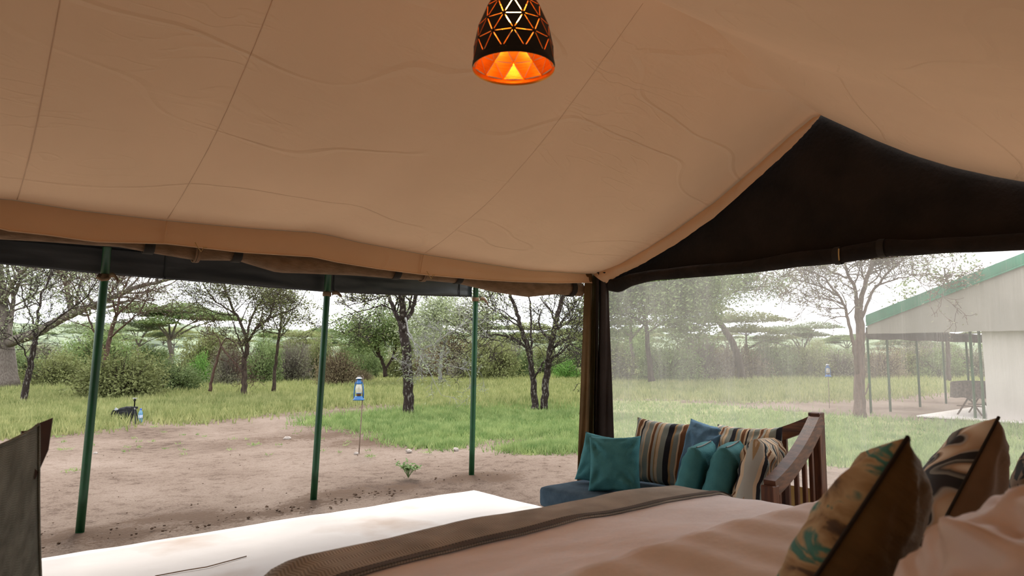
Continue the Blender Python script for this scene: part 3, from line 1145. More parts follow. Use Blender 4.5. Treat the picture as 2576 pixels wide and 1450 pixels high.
for i in range(len(ROW) - 1):
    for j in range(NSEG):
        if i % 2 == 0:
            lamp_panel((lv(i, j), lv(i, j + 1), lv(i + 1, j + 1)), None)
            lamp_panel((lv(i + 1, j), lv(i + 1, j + 1), lv(i, j)), None)
        else:
            lamp_panel((lv(i, j), lv(i, j + 1), lv(i + 1, j)), None)
            lamp_panel((lv(i + 1, j), lv(i + 1, j + 1), lv(i, j + 1)), None)
nb = NB()
lathe(nb, [(.1495, 0), (.1505, .011), (.149, .0222)], 48, mi=0)
lathe(nb, [(.148, .022), (.1493, .011), (.1483, 0), (.1495, 0)], 48, mi=1)
nb.build('rim_band', ['lamp_black', 'lamp_gold'], lamp)
nb = NB()
lathe(nb, [(.042, .312), (.03, .325), (.02, .34), (.02, .38), (.0, .38)], 20)
lathe(nb, [(.017, .33), (.017, .285), (.0, .285)], 16)
nb.build('socket_cap', 'lamp_black', lamp)
nb = NB()
lathe(nb, [(.012, .285), (.014, .262), (.026, .24), (.030, .218), (.026, .196), (.014, .182), (.001, .178)], 20)
nb.build('bulb', 'bulb', lamp)
# cord up to the ceiling
k_t = (NF - lp[1]) / (NF - NR)
zc = (ceil_front(lp[0], k_t)[2] if k_t <= 1 else ceil_back(lp[0], lp[1])[2]) - lp[2]
nb = NB()
tube(nb, [(0, 0, .37), (0, 0, (zc + .37) / 2), (0, 0, zc - .004)], .004, 6)
nb.build('hanging_cord', 'lamp_black', lamp)

# ------------------------------------------------------------------ bed
BU0, BU1, BN1, BZ = .80, 3.02, 2.30, .765
bed = empty('bed', ((BU0 + BU1) / 2, 1.1, .03), 'wide bed on a dark base under the pink duvet', 'bed')
L = np.array(bed.location)
one('base', lambda b: box(b, np.array([(BU0 + BU1) / 2, 1.1, .21]) - L, (1.9, 2.02, .26), bev=.02), 'bed_base', bed, False)
for du in (-.88, .88):
    for dn in (-.92, .92):
        one('leg', lambda b: box(b, np.array([(BU0 + BU1) / 2 + du, 1.1 + dn, .06]) - L, (.07, .07, .09)), 'wood_dark', bed, False)
one('mattress', lambda b: box(b, np.array([(BU0 + BU1) / 2, 1.1, .51]) - L, (1.92, 2.04, .36), bev=.05), 'mattress', bed, False)
one('headboard', lambda b: box(b, np.array([(BU0 + BU1) / 2, -.02, .55]) - L, (2.0, .05, 1.05), bev=.01), 'wood_dark', bed, False)


def drape1(a, r):
    if a <= 0:
        return 0.0, 0.0
    if a < r * PI / 2:
        return r * math.sin(a / r), r * (1 - math.cos(a / r))
    return r, r + (a - r * PI / 2)


def bedz(u, n, lift=0.0):
    z = BZ - .03 + .02 * math.sin(PI * (u - BU0) / (BU1 - BU0)) + .012 * fn(u * 2.2, n * 3.2, 1) + .006 * fn(u * 5 + n * 3, n * 8, 4)
    # folds running along the bed where it has been tucked
    z += .004 * math.sin(26 * n + 5 * fn(u * 1.5, n, 6)) * max(0, fn(u * 1.7, n * 2, 9))
    # raised over the lying pillows near the head
    b = (1.47 + .015 * fn(u * 2, 4) - n) / .28
    b = min(1, max(0, b))
    b = b * b * (3 - 2 * b)
    z += (.13 - .09 * min(1, max(0, (1.22 - n) / .3))) * b + .007 * b * math.sin(u * 30 + n * 26 + 4 * fn(u * 1.5, n * 1.5, 2)) * (1 - b * .4)
    return z + lift


def drape_sheet(u0, u1, n0, n1, r, over, lift, nu=100, nn=90, over_n=None):
    """sheet coordinates; beyond the bed's edges the cloth turns down"""
    Pp = []
    over_n = over if over_n is None else over_n
    for s in np.linspace(u0 - over, u1 + over, nu):
        row = []
        for t in np.linspace(n0, n1 + over_n, nn):
            au, sg = (u0 + r - s, -1) if s < (u0 + u1) / 2 else (s - (u1 - r), 1)
            o1, d1 = drape1(au, r)
            o2, d2 = drape1(t - (n1 - r), r)
            u = (u0 + r - o1 if sg < 0 else u1 - r + o1) if au > 0 else s
            n = (n1 - r + o2) if t > n1 - r else t
            dr = math.hypot(d1, d2) if min(d1, d2) < r else max(d1, d2) + .05
            fl = .018 * fn(s * 5, t * 5, 7) * min(1, dr / .1)
            z = bedz(u, n, lift) - dr
            row.append((u + (sg * (fl + lift) if d1 > .02 else 0), n + (fl + lift if d2 > .02 else 0), max(z, .08)))
        Pp.append(row)
    return Pp


nb = NB()
rows(nb, drape_sheet(BU0, BU1, .02, BN1, .17, .48, .0, 130, 120))
duvet = nb.build('duvet', 'duvet_pink')
tag(duvet, 'smooth dusty-pink duvet spread over the wide bed', 'duvet')
md = duvet.modifiers.new('thickness', 'SOLIDIFY')
md.thickness = .006
md.offset = -1
THN = 1.90
nb = NB()
rows(nb, drape_sheet(BU0 - .004, BU1 + .004, THN, BN1 + .004, .172, .40, .012, 130, 44, .40))
throw = nb.build('bed_throw', 'throw_weave')
tag(throw, 'taupe herringbone throw laid across the foot of the bed', 'throw')
md = throw.modifiers.new('thickness', 'SOLIDIFY')
md.thickness = .008
md.offset = -1
nb = NB()
rows(nb, drape_sheet(BU0 - .006, BU1 + .006, THN - .004, BN1 + .004, .174, .40, .0155, 130, 44, .40))
P0 = np.array(drape_sheet(BU0 - .006, BU1 + .006, THN - .006, BN1 + .006, .174, .40, .016, 130, 60, .40))
nb = NB()
rows(nb, np.concatenate([P0[:, :4] + np.array([0, 0, 0])], 1))
nb.build('border', 'throw_band', throw)


# ------------------------------------------------------------------ cushions
def cushion(name, label, cat, w, h, t, mats, loc, yaw, lean, roll=0.0, seed=0, pinch=.075, wr=.006, group=None, piping=None, zipp=None, n=26, pw=.42, sag=0.0):
    me_nb = NB()
    idx = {}
    V, Fq, mi = [], [], []

    def pt(i, j, side):
        s, q = -1 + 2 * i / n, -1 + 2 * j / n
        key = (i, j) if i in (0, n) or j in (0, n) else (i, j, side)
        if key in idx:
            return idx[key]
        e = ((1 - s * s) * (1 - q * q))
        y = side * t / 2 * (max(0, e) ** pw)
        x = w / 2 * s * (1 - pinch * (1 - q * q) * abs(s))
        z = h / 2 * q * (1 - pinch * (1 - s * s) * abs(q))
        if q > 0:
            z -= sag * h * (1 - s * s) * q
        k = wr * (fn(s * 3 + seed, q * 3, side * 3) + .6 * fn(s * 8 + seed, q * 6, side * 5 + 2))
        # folds radiating from the corners
        rr_ = math.hypot(1 - abs(s), 1 - abs(q))
        an = math.atan2(1 - abs(q), 1 - abs(s) + 1e-6)
        k += wr * 1.3 * math.sin(an * 9 + seed + side) * math.exp(-((rr_ - .55) / .35) ** 2)
        y += side * k * min(1, e * 4)
        z += .3 * wr * fn(s * 7, seed + 3, q * 7)
        V.append((x, y, z + h / 2))
        idx[key] = len(V) - 1
        return idx[key]

    for side in (-1, 1):
        for i in range(n):
            for j in range(n):
                q = [pt(i, j, side), pt(i + 1, j, side), pt(i + 1, j + 1, side), pt(i, j + 1, side)]
                if side > 0:
                    q.reverse()
                Fq.append(q)
                mi.append(0 if side < 0 or len(mats) == 1 else 1)
    me_nb.add(V, Fq)
    me_nb.qm = [np.array(mi)]
    M = Matrix.Translation(Vector(loc)) @ Matrix.Rotation(yaw, 4, 'Z') @ Matrix.Rotation(-lean, 4, 'X') @ Matrix.Rotation(roll, 4, 'Y')
    if piping or zipp:
        rt = empty(name, (0, 0, 0), label, cat, group)
        rt.matrix_world = M
        me_nb.build('cover', list(mats), rt)
        if piping:
            loop = [idx[(i, 0)] for i in range(n)] + [idx[(n, j)] for j in range(n)] + [idx[(n - i, n)] for i in range(n)] + [idx[(0, n - j)] for j in range(n + 1)]
            nb = NB()
            tube(nb, [V[k] for k in loop], .0048, 6, False, ref=np.array([0, 1., 0]))
            nb.build('piping', piping, rt)
        if zipp:
            nb = NB()
            if zipp == 'top':
                tube(nb, [np.array(V[idx[(i, n)]]) + np.array([0, 0, .002]) for i in range(2, n - 1)], .005, 6)
            else:
                tube(nb, [np.array(V[idx[(n, i)]]) + np.array([.002, 0, 0]) for i in range(2, n - 1)], .005, 6)
            nb.build('zip', 'zip', rt)
        return rt
    o = me_nb.build(name, list(mats))
    o.matrix_world = M
    return tag(o, label, cat, group)


# ------------------------------------------------------------------ daybed in the corner
SU0, SU1, SN0, SN1, SZ = 3.37, 4.22, 1.92, 3.69, .46
db = empty('daybed', ((SU0 + SU1) / 2, (SN0 + SN1) / 2, .03), 'dark wooden daybed with one high slatted arm beside the netting', 'daybed')
L = np.array(db.location)


def dpart(name, fill, material='wood', parent=db, smooth=False):
    nb = NB()
    fill(nb)
    nb.V = [v - L for v in nb.V] if parent is db else nb.V
    return nb.build(name, material, parent, smooth)


dpart('seat_frame', lambda b: box(b, ((SU0 + SU1) / 2, (SN0 + SN1) / 2, .27), (SU1 - SU0 - .02, SN1 - SN0 - .02, .09), bev=.006), 'wood_y')
PW = .065
bp_top = on_u(2046, 1037, SU1 - .03)
AN = SN0 + .035
ANF, ANB = 1.945, 2.065               # the arm stands slightly skew: front and back end
an = lambda k: ANF + (ANB - ANF) * k
dpart('back_post', lambda b: box(b, (SU1 - .035, ANB, bp_top[2] / 2 + .015), (.075, .07, bp_top[2] - .03), bev=.005))
dpart('front_post', lambda b: box(b, (SU0 + .035, ANF, .37), (.07, .07, .68), bev=.005))
for n_ in (SN1 - .05,):
    dpart('leg', lambda b: box(b, (SU0 + .04, n_, .125), (.07, .07, .19), bev=.005))
    dpart('leg', lambda b: box(b, (SU1 - .04, n_, .125), (.07, .07, .19), bev=.005))


def arm_z(k):
    """0 at the front post, 1 at the back post: a sagging sweep"""
    return .735 + (bp_top[2] - .735) * (.50 * k + .50 * k ** 2.3)


nb = NB()
Pp = []
for k in np.linspace(0, 1, 26):
    u = SU0 + .03 + (SU1 - .04 - SU0 - .03) * k
    z = arm_z(k)
    dz = (arm_z(min(1, k + .01)) - arm_z(max(0, k - .01))) / ((min(1, k + .01) - max(0, k - .01)) * .78)
    nx, nz = -dz / math.hypot(1, dz), 1 / math.hypot(1, dz)
    h = .085
    Pp.append([(u, an(k) - .034, z), (u, an(k) + .034, z), (u - nx * h, an(k) + .034, z - nz * h), (u - nx * h, an(k) - .034, z - nz * h)])
rows(nb, Pp, True)
nb.V = [v - L for v in nb.V]
nb.add(np.array(Pp[0]) - L, [[0, 1, 2, 3]])
nb.add(np.array(Pp[-1]) - L, [[3, 2, 1, 0]])
nb.build('arm_rail', 'wood_h', db, False)
for k in (.16, .34, .52, .69, .85):
    u = SU0 + .03 + (SU1 - .04 - SU0 - .03) * k
    z1 = arm_z(k) - .05
    dpart('arm_slat', lambda b: box(b, (u, an(k), (z1 + .30) / 2), (.024, .024, z1 - .30), bev=.003))


def back_z_(n):
    k = (n - ANB) / (SN1 - ANB)
    return bp_top[2] - .005 - .30 * min(1, k * 2.0) ** .85 - .02 * k


nb = NB()
Pp = []
for n in np.linspace(ANB + .02, SN1 - .02, 30):
    z = back_z_(n)
    Pp.append([(SU1 - .058, n, z), (SU1 - .018, n, z), (SU1 - .018, n, z - .085), (SU1 - .058, n, z - .085)])
rows(nb, Pp, True)
nb.V = [v - L for v in nb.V]
nb.add(np.array(Pp[-1]) - L, [[3, 2, 1, 0]])
nb.build('back_rail', 'wood_y', db, False)
for n in np.linspace(ANB + .22, SN1 - .1, 8):
    z1 = back_z_(n) - .05
    dpart('back_slat', lambda b: box(b, (SU1 - .038, n, (z1 + .3) / 2), (.026, .05, z1 - .3), bev=.003))
dpart('end_post', lambda b: box(b, (SU1 - .035, SN1 - .03, (back_z_(SN1) + .05) / 2), (.06, .06, back_z_(SN1) - .02), bev=.005))

# mattress of the daybed
nb = NB()
mw, mn, mh = SU1 - .07 - SU0 + .03, SN1 - ANB - .05, .145
c0 = np.array([(SU0 - .03 + SU1 - .07) / 2, (ANB + .05 + SN1) / 2 + .0, .315])
Pp = []
prof = [(-1, 0), (-1.0, .02), (-1.0, .125), (-.985, .14), (-.95, .145)]
a_ = []
for sgn in (0,):
    ring = []
    m = 24
    for lev, ins in ((0, .02), (.01, .004), (.03, .0), (.115, .0), (.135, .006), (.145, .03), (.148, .2), (.150, .39)):
        rg = []
        for k in range(4 * m):
            side, t = divmod(k, m)
            t = t / m
            hw, hn = mw / 2 - min(ins, mw / 2 - .01), mn / 2 - ins
            x, y = [(-hw + 2 * hw * t, -hn), (hw, -hn + 2 * hn * t), (hw - 2 * hw * t, hn), (-hw, hn - 2 * hn * t)][side]
            rr_ = .03
            # rounded corners
            x = math.copysign(min(abs(x), hw), x)
            ex, ey = abs(x) - (hw - rr_), abs(y) - (hn - rr_)
            if ex > 0 and ey > 0:
                l = math.hypot(ex, ey)
                if l > rr_:
                    x = math.copysign(hw - rr_ + ex * rr_ / l, x)
                    y = math.copysign(hn - rr_ + ey * rr_ / l, y)
            rg.append((c0[0] + x, c0[1] + y, c0[2] + lev + .004 * fn(x * 4, y * 4, lev * 10)))
        Pp.append(rg)
rows(nb, Pp, True)
o = nb.build('daybed_mattress', 'seat_blue')
tag(o, 'slate-blue seat mattress lying on the wooden daybed', 'mattress')
SZ = .463


def seat(x, y, z=SZ):
    p = on_z(x, y, z)
    return p


D = math.radians
# bottom centres on the seat (u, n), fronts facing the bed (-u) or the free end (+n)
cushion('cushion', 'brown, grey and cream striped cushion leaning on the back between teal pair and blue one', 'cushion', .50, .47, .19, ['stripe'], (3.97, 3.13, SZ), D(-82), D(16), D(2), 1, group='cushions on the daybed')
cushion('cushion', 'brown, grey and cream striped cushion leaning on the back behind the zipped teal pair', 'cushion', .50, .49, .19, ['stripe_b'], (3.92, 2.43, SZ), D(-97), D(14), D(-3), 2, pw=.34, group='cushions on the daybed')
cushion('cushion', 'plain denim-blue cushion between the two striped back cushions', 'cushion', .36, .48, .14, ['blue_cloth'], (3.93, 2.78, SZ), D(-92), D(13), D(8), 3, pinch=.05, wr=.012, group='cushions on the daybed')
cushion('cushion', 'teal square cushion at the free end, overlapping its twin', 'cushion', .37, .38, .15, ['teal'], (3.56, 3.17, SZ), D(-66), D(14), D(-3), 4, wr=.010, pw=.33, group='cushions on the daybed')
cushion('cushion', 'teal square cushion at the free end, half hidden by its twin', 'cushion', .37, .36, .15, ['teal'], (3.70, 3.46, SZ), D(-74), D(20), D(5), 5, wr=.008, group='cushions on the daybed')
cushion('cushion', 'teal cushion with a zip, beside the blue cushion', 'cushion', .40, .39, .17, ['teal_light'], (3.67, 2.66, SZ), D(200), D(17), D(0), 6, wr=.005, pw=.27, pinch=.04, zipp='top', group='cushions on the daybed')
cushion('cushion', 'teal cushion with a zip, beside the striped cushion at the arm', 'cushion', .40, .41, .17, ['teal_light'], (3.68, 2.47, SZ), D(200), D(17), D(0), 7, wr=.005, pw=.27, pinch=.04, zipp='top', group='cushions on the daybed')
cushion('cushion', 'brown, grey and cream striped cushion propped against the slatted arm', 'cushion', .52, .46, .20, ['stripe_c'], (3.74, 2.27, SZ), D(196), D(14), D(-4), 8, wr=.012, pw=.33, group='cushions on the daybed')

# ------------------------------------------------------------------ pillows at the head of the bed
cushion('pillow', 'brown-backed pillow with gold and teal printed front and dark piping', 'pillow', .48, .48, .20, ['print_gold', 'brown_back'], (1.50, .81, .77), D(-172), D(29), D(-20), 11, pinch=.05, wr=.007, piping='piping', group='pillows at the head of the bed', n=34)
cushion('pillow', 'brown-backed pillow with black and cream wave print', 'pillow', .48, .48, .22, ['print_wave', 'tan_back'], (2.33, .86, .74), D(-166), D(26), D(-20), 12, pinch=.05, wr=.006, piping='piping', group='pillows at the head of the bed', n=34)
cushion('pillow', 'brown-backed pillow with black lace-like print', 'pillow', .48, .48, .18, ['print_lace', 'brown_back'], (2.78, .72, .74), D(-176), D(22), D(-18), 13, pinch=.05, wr=.006, piping='piping', group='pillows at the head of the bed', n=30)
cushion('pillow', 'plump rose satin sleeping pillow without a print', 'pillow', .74, .46, .28, ['pink_satin'], (1.38, .50, .80), D(-178), D(38), D(2), 14, pinch=.04, wr=.022, group='pillows at the head of the bed', n=40)

# ------------------------------------------------------------------ canvas chair at the open front
ct = at_d(98, 1068, 2.5)
CYAW = D(4)
ch = empty('canvas_chair', (ct[0] - .30, ct[1] + .1, .04), 'high-backed safari chair with grey-green woven canvas, facing outdoors', 'chair', rz=CYAW)
inv = (Matrix.Translation(ch.location) @ Matrix.Rotation(CYAW, 4, 'Z')).inverted()
tl = inv @ Vector(ct)                      # top right corner of the sling in chair space
zt = tl.z
xr, yr = tl.x, tl.y
nb = NB()
Pp = []
for m in np.linspace(0, 1, 40):
    row = []
    for s in np.linspace(0, 1, 30):
        x = xr - .60 * (1 - s)
        ztop = zt - .10 * math.sin(PI * s) ** .8 - (.0 if s > .5 else .0)
        z = ztop + (.36 - ztop) * m
        y = yr + .22 * m ** 1.3 - .05 * math.sin(PI * s) * (1 - m * .6) + .006 * fn(s * 5, m * 4, 3)
        x += .078 * m + .012 * m * m * (2 * s - 1) - .006 * math.sin(PI * m) * (2 * s - 1)
        row.append((x, y, z))
    Pp.append(row)
rows(nb, Pp)
o = nb.build('back_sling', 'chair_weave', ch)
md = o.modifiers.new('thickness', 'SOLIDIFY')
md.thickness = .004
nb = NB()
tube(nb, [np.array(p_) + np.array([0, -.003, .002]) for p_ in Pp[0]], .005, 6)
nb.build('top_hem', 'chair_weave', o)
nb = NB()
tube(nb, [np.array(r_[-1]) + np.array([.001, -.003, 0]) for r_ in Pp], .0035, 6)
nb.build('side_hem', 'chair_weave', o)
# dark leather wings folded forward at both sides of the back
for sgn, x0 in ((1, xr), (-1, xr - .60)):
    nb = NB()
    q = [(x0 - sgn * .012, yr + .005, zt - .002), (x0 + sgn * .046, yr + .03, zt + .018), (x0 + sgn * .040, yr + .04, zt - .10), (x0 + sgn * .004, yr + .03, zt - .20)]
    q2 = [(a + sgn * .004, b + .012, c) for a, b, c in q]
    nb.add(q + q2, [[0, 1, 2, 3], [7, 6, 5, 4], [0, 4, 5, 1], [1, 5, 6, 2], [2, 6, 7, 3], [3, 7, 4, 0]])
    nb.build('side_wing', 'chair_wood', ch, False)
for x0 in (xr - .03, xr - .57):
    one('back_post', lambda b: bar(b, (x0, yr + .03, zt - .03), (x0, yr + .34, 0), .03, .04), 'chair_wood', ch, False)
    one('leg', lambda b: bar(b, (x0, yr + .80, .46), (x0, yr + .12, 0), .03, .04), 'chair_wood', ch, False)
    one('arm_rest', lambda b: bar(b, (x0 - .03, yr + .19, .62), (x0 - .03, yr + .76, .60), .05, .022), 'chair_wood', ch, False)
    one('arm_support', lambda b: bar(b, (x0, yr + .76, .60), (x0, yr + .76, .42), .03, .03), 'chair_wood', ch, False)
nb = NB()
rows(nb, [[(xr - .57 + .54 * s, yr + .22 + .58 * m, .37 + .08 * m - .04 * math.sin(PI * m) - .03 * math.sin(PI * s)) for s in np.linspace(0, 1, 10)] for m in np.linspace(0, 1, 12)])
o = nb.build('seat_sling', 'chair_weave', ch)
md = o.modifiers.new('thickness', 'SOLIDIFY')
md.thickness = .004
for y, z in ((yr + .80, .45), (yr + .30, .06)):
    one('crossbar', lambda b: bar(b, (xr - .58, y, z), (xr - .02, y, z), .03, .03), 'chair_wood', ch, False)


# ------------------------------------------------------------------ lanterns on stakes
def lantern(base, H, label_l, label_s, lean=(0, 0), group='blue paraffin lanterns', sgroup='lantern stakes', off=(0, 0)):
    base = np.array(base)
    st = empty('lantern_stake', base, label_s, 'stake', sgroup)
    top = np.array([lean[0], lean[1], H])
    nb = NB()
    tube(nb, [(0, 0, -.03), top * .3 + np.array([.004, 0, 0]), top * .65 + np.array([.008, 0, 0]), top * .9, top, top + np.array([-.02, 0, .02]), top + np.array([-.05, 0, .012])], [.008, .008, .0075, .007, .006, .005, .004], 7)
    nb.build('rod', 'rod', st)
    lo = top + base + np.array([-off[0], -off[1], -.335])
    ln = empty('lantern', lo, label_l, 'lantern', group)
    one('tank', lambda b: lathe(b, [(0, 0), (.080, 0), (.083, .008), (.082, .014), (.066, .022), (.064, .045), (.058, .053), (.03, .058), (0, .058)], 24), 'lantern_blue', ln)
    one('burner', lambda b: lathe(b, [(.026, .055), (.032, .068), (.034, .085), (.022, .1), (.0, .1)], 16), 'burner', ln)
    one('globe', lambda b: lathe(b, [(.030, .098), (.045, .125), (.052, .155), (.047, .19), (.036, .218), (.032, .23)], 24), 'globe_glass', ln)
    one('globe_ring', lambda b: lathe(b, [(.047, .096), (.05, .1), (.047, .104), (.03, .1), (.047, .096)], 20), 'lantern_blue', ln)
    one('chimney', lambda b: lathe(b, [(.036, .228), (.04, .236), (.04, .252), (.032, .256), (.032, .278), (.026, .282), (.026, .31), (.0, .31)], 20), 'lantern_blue', ln)
    one('cap', lambda b: lathe(b, [(.05, .307), (.048, .313), (.02, .325), (.0, .328), (.0, .305), (.05, .306)], 20), 'steel', ln)
    for sgn in (-1, 1):
        nb = NB()
        v = CR * sgn
        tube(nb, [v * .066 + np.array([0, 0, .03]), v * .068 + np.array([0, 0, .10]), v * .060 + np.array([0, 0, .18]), v * .052 + np.array([0, 0, .245]), v * .034 + np.array([0, 0, .262])], .0085, 8)
        nb.build('side_tube', 'lantern_blue', ln)
    nb = NB()
    tube(nb, [CR * (.058 * math.cos(a)) + np.array([0, 0, .20 + .145 * math.sin(a)]) for a in np.linspace(0, PI, 14)], .0022, 5)
    nb.build('bail', 'steel', ln)
    return ln


lb = on_z(903, 1138)
ltop = at_d(914, 950, float(lb @ FH))
lantern(lb, ltop[2] + .01, 'blue metal paraffin lantern hung on a thin stake in the bare clearing', 'thin leaning stake carrying the lantern in the bare clearing', (ltop[0] - lb[0], ltop[1] - lb[1]), off=CR * .06)
d2 = 18.0
l2 = at_d(2085, 990, d2)
l2t = at_d(2086, 916, d2)
lantern((l2[0], l2[1], 0), l2t[2], 'blue paraffin lantern with a pale glass, seen through the insect netting', 'thin stake carrying the lantern seen through the netting', (0, 0), off=CR * .0)

# ------------------------------------------------------------------ tripod, bottle, bag, stones
tb = on_z(336, 1066)
tp = empty('tripod', tb, 'small black camera tripod standing at the edge of the grass', 'tripod')
hub = np.array([0, 0, .30])
for a in (-1.0, .55, 2.4):
    nb = NB()
    v = CR * math.sin(a) * .11 + FH * math.cos(a) * .09
    tube(nb, [hub + v * .18, (hub + v) * .5 + v * .1, v], [.014, .012, .009], 8)
    nb.build('leg', 'black_plastic', tp)
    nb = NB()
    box(nb, hub + v * .25 + np.array([0, 0, -.005]), (.03, .03, .035), bev=.004)
    nb.build('leg_hinge', 'steel', tp, False)
one('hub', lambda b: (box(b, hub + np.array([0, 0, .015]), (.13, .05, .045), Matrix.Rotation(-YAW, 3, 'Z'), bev=.008), lathe(b, [(0, -.02), (.03, -.02), (.03, .03), (0, .03)], 14, hub)), 'black_plastic', tp, False)
one('centre_column', lambda b: tube(b, [hub, hub + np.array([0, 0, .16])], .012, 10), 'black_plastic', tp)
one('ball_head', lambda b: lathe(b, [(0, .14), (.02, .145), (.028, .16), (.024, .175), (.014, .19), (0, .195)], 14, hub), 'black_plastic', tp)
one('head_plate', lambda b: box(b, hub + np.array([0, 0, .2]), (.085, .05, .014), Matrix.Rotation(-YAW, 3, 'Z'), bev=.003), 'steel', tp, False)

bb = on_z(346, 1064)
bt = empty('water_bottle', bb + FH * .10, 'blue plastic water bottle standing behind the small tripod', 'bottle')
one('body', lambda b: lathe(b, [(0, 0), (.036, 0), (.041, .008), (.041, .05), (.038, .056), (.041, .064), (.041, .175), (.036, .205), (.020, .235), (.014, .245), (.014, .258)], 24), 'bottle_plastic', bt)
one('label', lambda b: lathe(b, [(.0418, .085), (.0418, .15)], 24), 'bottle_label', bt)
one('cap', lambda b: lathe(b, [(.0165, .248), (.0165, .272), (.014, .276), (0, .276)], 16), 'bottle_cap', bt)

gb_ = on_z(318, 1057)
bag = empty('backpack', gb_, 'black backpack lying in the tall grass beside the tripod', 'backpack')
bm = bmesh.new()
bmesh.ops.create_icosphere(bm, subdivisions=4, radius=1)
for v in bm.verts:
    c = v.co.copy()
    pw_ = lambda x: math.copysign(abs(x) ** .72, x)
    v.co = Vector((pw_(c.x) * .19, pw_(c.y) * .13, pw_(c.z) * .14 + .135)) * (1 + .07 * fn(c.x * 2, c.y * 2, c.z * 2)) + Vector((0, 0, .02 * fn(c.x * 3, c.y * 3)))
me = bpy.data.meshes.new('body')
bm.to_mesh(me)
bm.free()
b_ = obj('body', me, 'black_cloth', bag)
b_.rotation_euler = (0, D(-14), -YAW)
bm = bmesh.new()
bmesh.ops.create_icosphere(bm, subdivisions=3, radius=1)
for v in bm.verts:
    c = v.co.copy()
    pw_ = lambda x: math.copysign(abs(x) ** .7, x)
    v.co = Vector((pw_(c.x) * .11, pw_(c.y) * .05, pw_(c.z) * .09))
me = bpy.data.meshes.new('pocket')
bm.to_mesh(me)
bm.free()
o = obj('pocket', me, 'black_cloth', bag)
o.location = Vector(-FH * .13) + Vector((.02, 0, .11))
o.rotation_euler = (0, 0, -YAW)
for s_ in (-1, 1):
    nb = NB()
    tube(nb, [CR * (-.12 + .04 * s_) + FH * -.10 + np.array([0, 0, .22]), CR * (-.19 + .03 * s_) - FH * .12 + np.array([0, 0, .20]), CR * (-.23 + .03 * s_) - FH * .12 + np.array([0, 0, .10]), CR * (-.2 + .03 * s_) - FH * .1 + np.array([0, 0, .01])], .016, 8)
    nb.build('shoulder_strap', 'black_cloth', bag)
nb = NB()
box(nb, CR * -.16 - FH * .115 + np.array([0, 0, .225]), (.07, .02, .06), Matrix.Rotation(-YAW, 3, 'Z') @ Matrix.Rotation(.5, 3, 'Y'), bev=.006)
nb.build('patch', 'bag_patch', bag, False)


def stone(x, y, s, label, seed):
    p_ = on_z(x, y)
    bm = bmesh.new()
    bmesh.ops.create_icosphere(bm, subdivisions=2, radius=1)
    for v in bm.verts:
        c = v.co.copy()
        f_ = 1 + .35 * fn(c.x * 1.3 + seed, c.y * 1.3, c.z * 1.3)
        v.co = Vector((c.x * s * f_, c.y * s * .8 * f_, c.z * s * .6 * f_ + s * .3))
    me = bpy.data.meshes.new('stone')
    bm.to_mesh(me)
    bm.free()
    o = obj('stone', me, 'stone', None, False)
    o.location = Vector(p_) + Vector((0, 0, -.012))
    tag(o, label, 'stone', 'loose stones on the clearing')


stone(896, 1141, .035, 'small pale stone at the foot of the lantern stake', 1)
stone(722, 1104, .06, 'grey stone on the bare clearing beside the dark turned soil', 2)
stone(1028, 1136, .05, 'pale stone on the bare earth between lantern and corner pole', 3)
stone(1146, 1132, .05, 'pale stone on the bare earth behind the corner pole', 4)
stone(240, 1140, .03, 'small dark stone beside the first green pole', 5)

# clods of turned soil round the pole feet and along the sheet
rng = np.random.default_rng(11)
bm = bmesh.new()
bmesh.ops.create_icosphere(bm, subdivisions=1, radius=1)
IV = np.array([v.co[:] for v in bm.verts])
bm.verts.index_update()
IT = np.array([[v.index for v in f.verts] for f in bm.faces])
bm.free()
nb = NB()
cl = []
for b, _ in POLES:
    for _k in range(36):
        a, r_ = rng.uniform(0, 2 * PI), abs(rng.normal(0, .22)) + .03
        cl.append((b[0] + r_ * math.cos(a) * 1.3, b[1] + r_ * math.sin(a) * .8, rng.uniform(.004, .013)))
for _k in range(90):
    cc_ = ((2.45, 6.2), (3.0, 6.2), (3.6, 6.25), (1.8, 6.1))[_k % 4]
    cl.append((rng.normal(cc_[0], .25), rng.normal(cc_[1], .09), rng.uniform(.004, .016)))
for _k in range(140):
    q = on_z(rng.uniform(-50, 1450), rng.uniform(1075, 1340))
    if q[1] > 5.75:
        cl.append((q[0], q[1], rng.uniform(.003, .010)))
for x, y, s in cl:
    nb.add(IV * s * rng.uniform(.6, 1.3, (len(IV), 1)) * np.array([1.2, 1, .7]) + np.array([x, y, .0]), None, IT)
o = nb.build('soil_clods', 'soil', None, False)
tag(o, 'crumbly dark clods of turned soil around the pole feet', 'soil', kind='stuff')
#@@PART3


# ------------------------------------------------------------------ neighbouring tent, seen through the netting
nt_ = empty('neighbour_tent', (21, 3.0, 0), 'pale canvas neighbouring tent with green roof edge and rolled-up front', 'tent')
L = np.array(nt_.location)
NU0, NU1 = 16.75, 27.0
NN1, NNR, NZR, NZE = 6.95, 2.3, 3.95, 2.27


def npart(name, fill, material, parent=nt_, smooth=False):
    nb = NB()
    fill(nb)
    nb.V = [v - L for v in nb.V]
    return nb.build(name, material, parent, smooth)


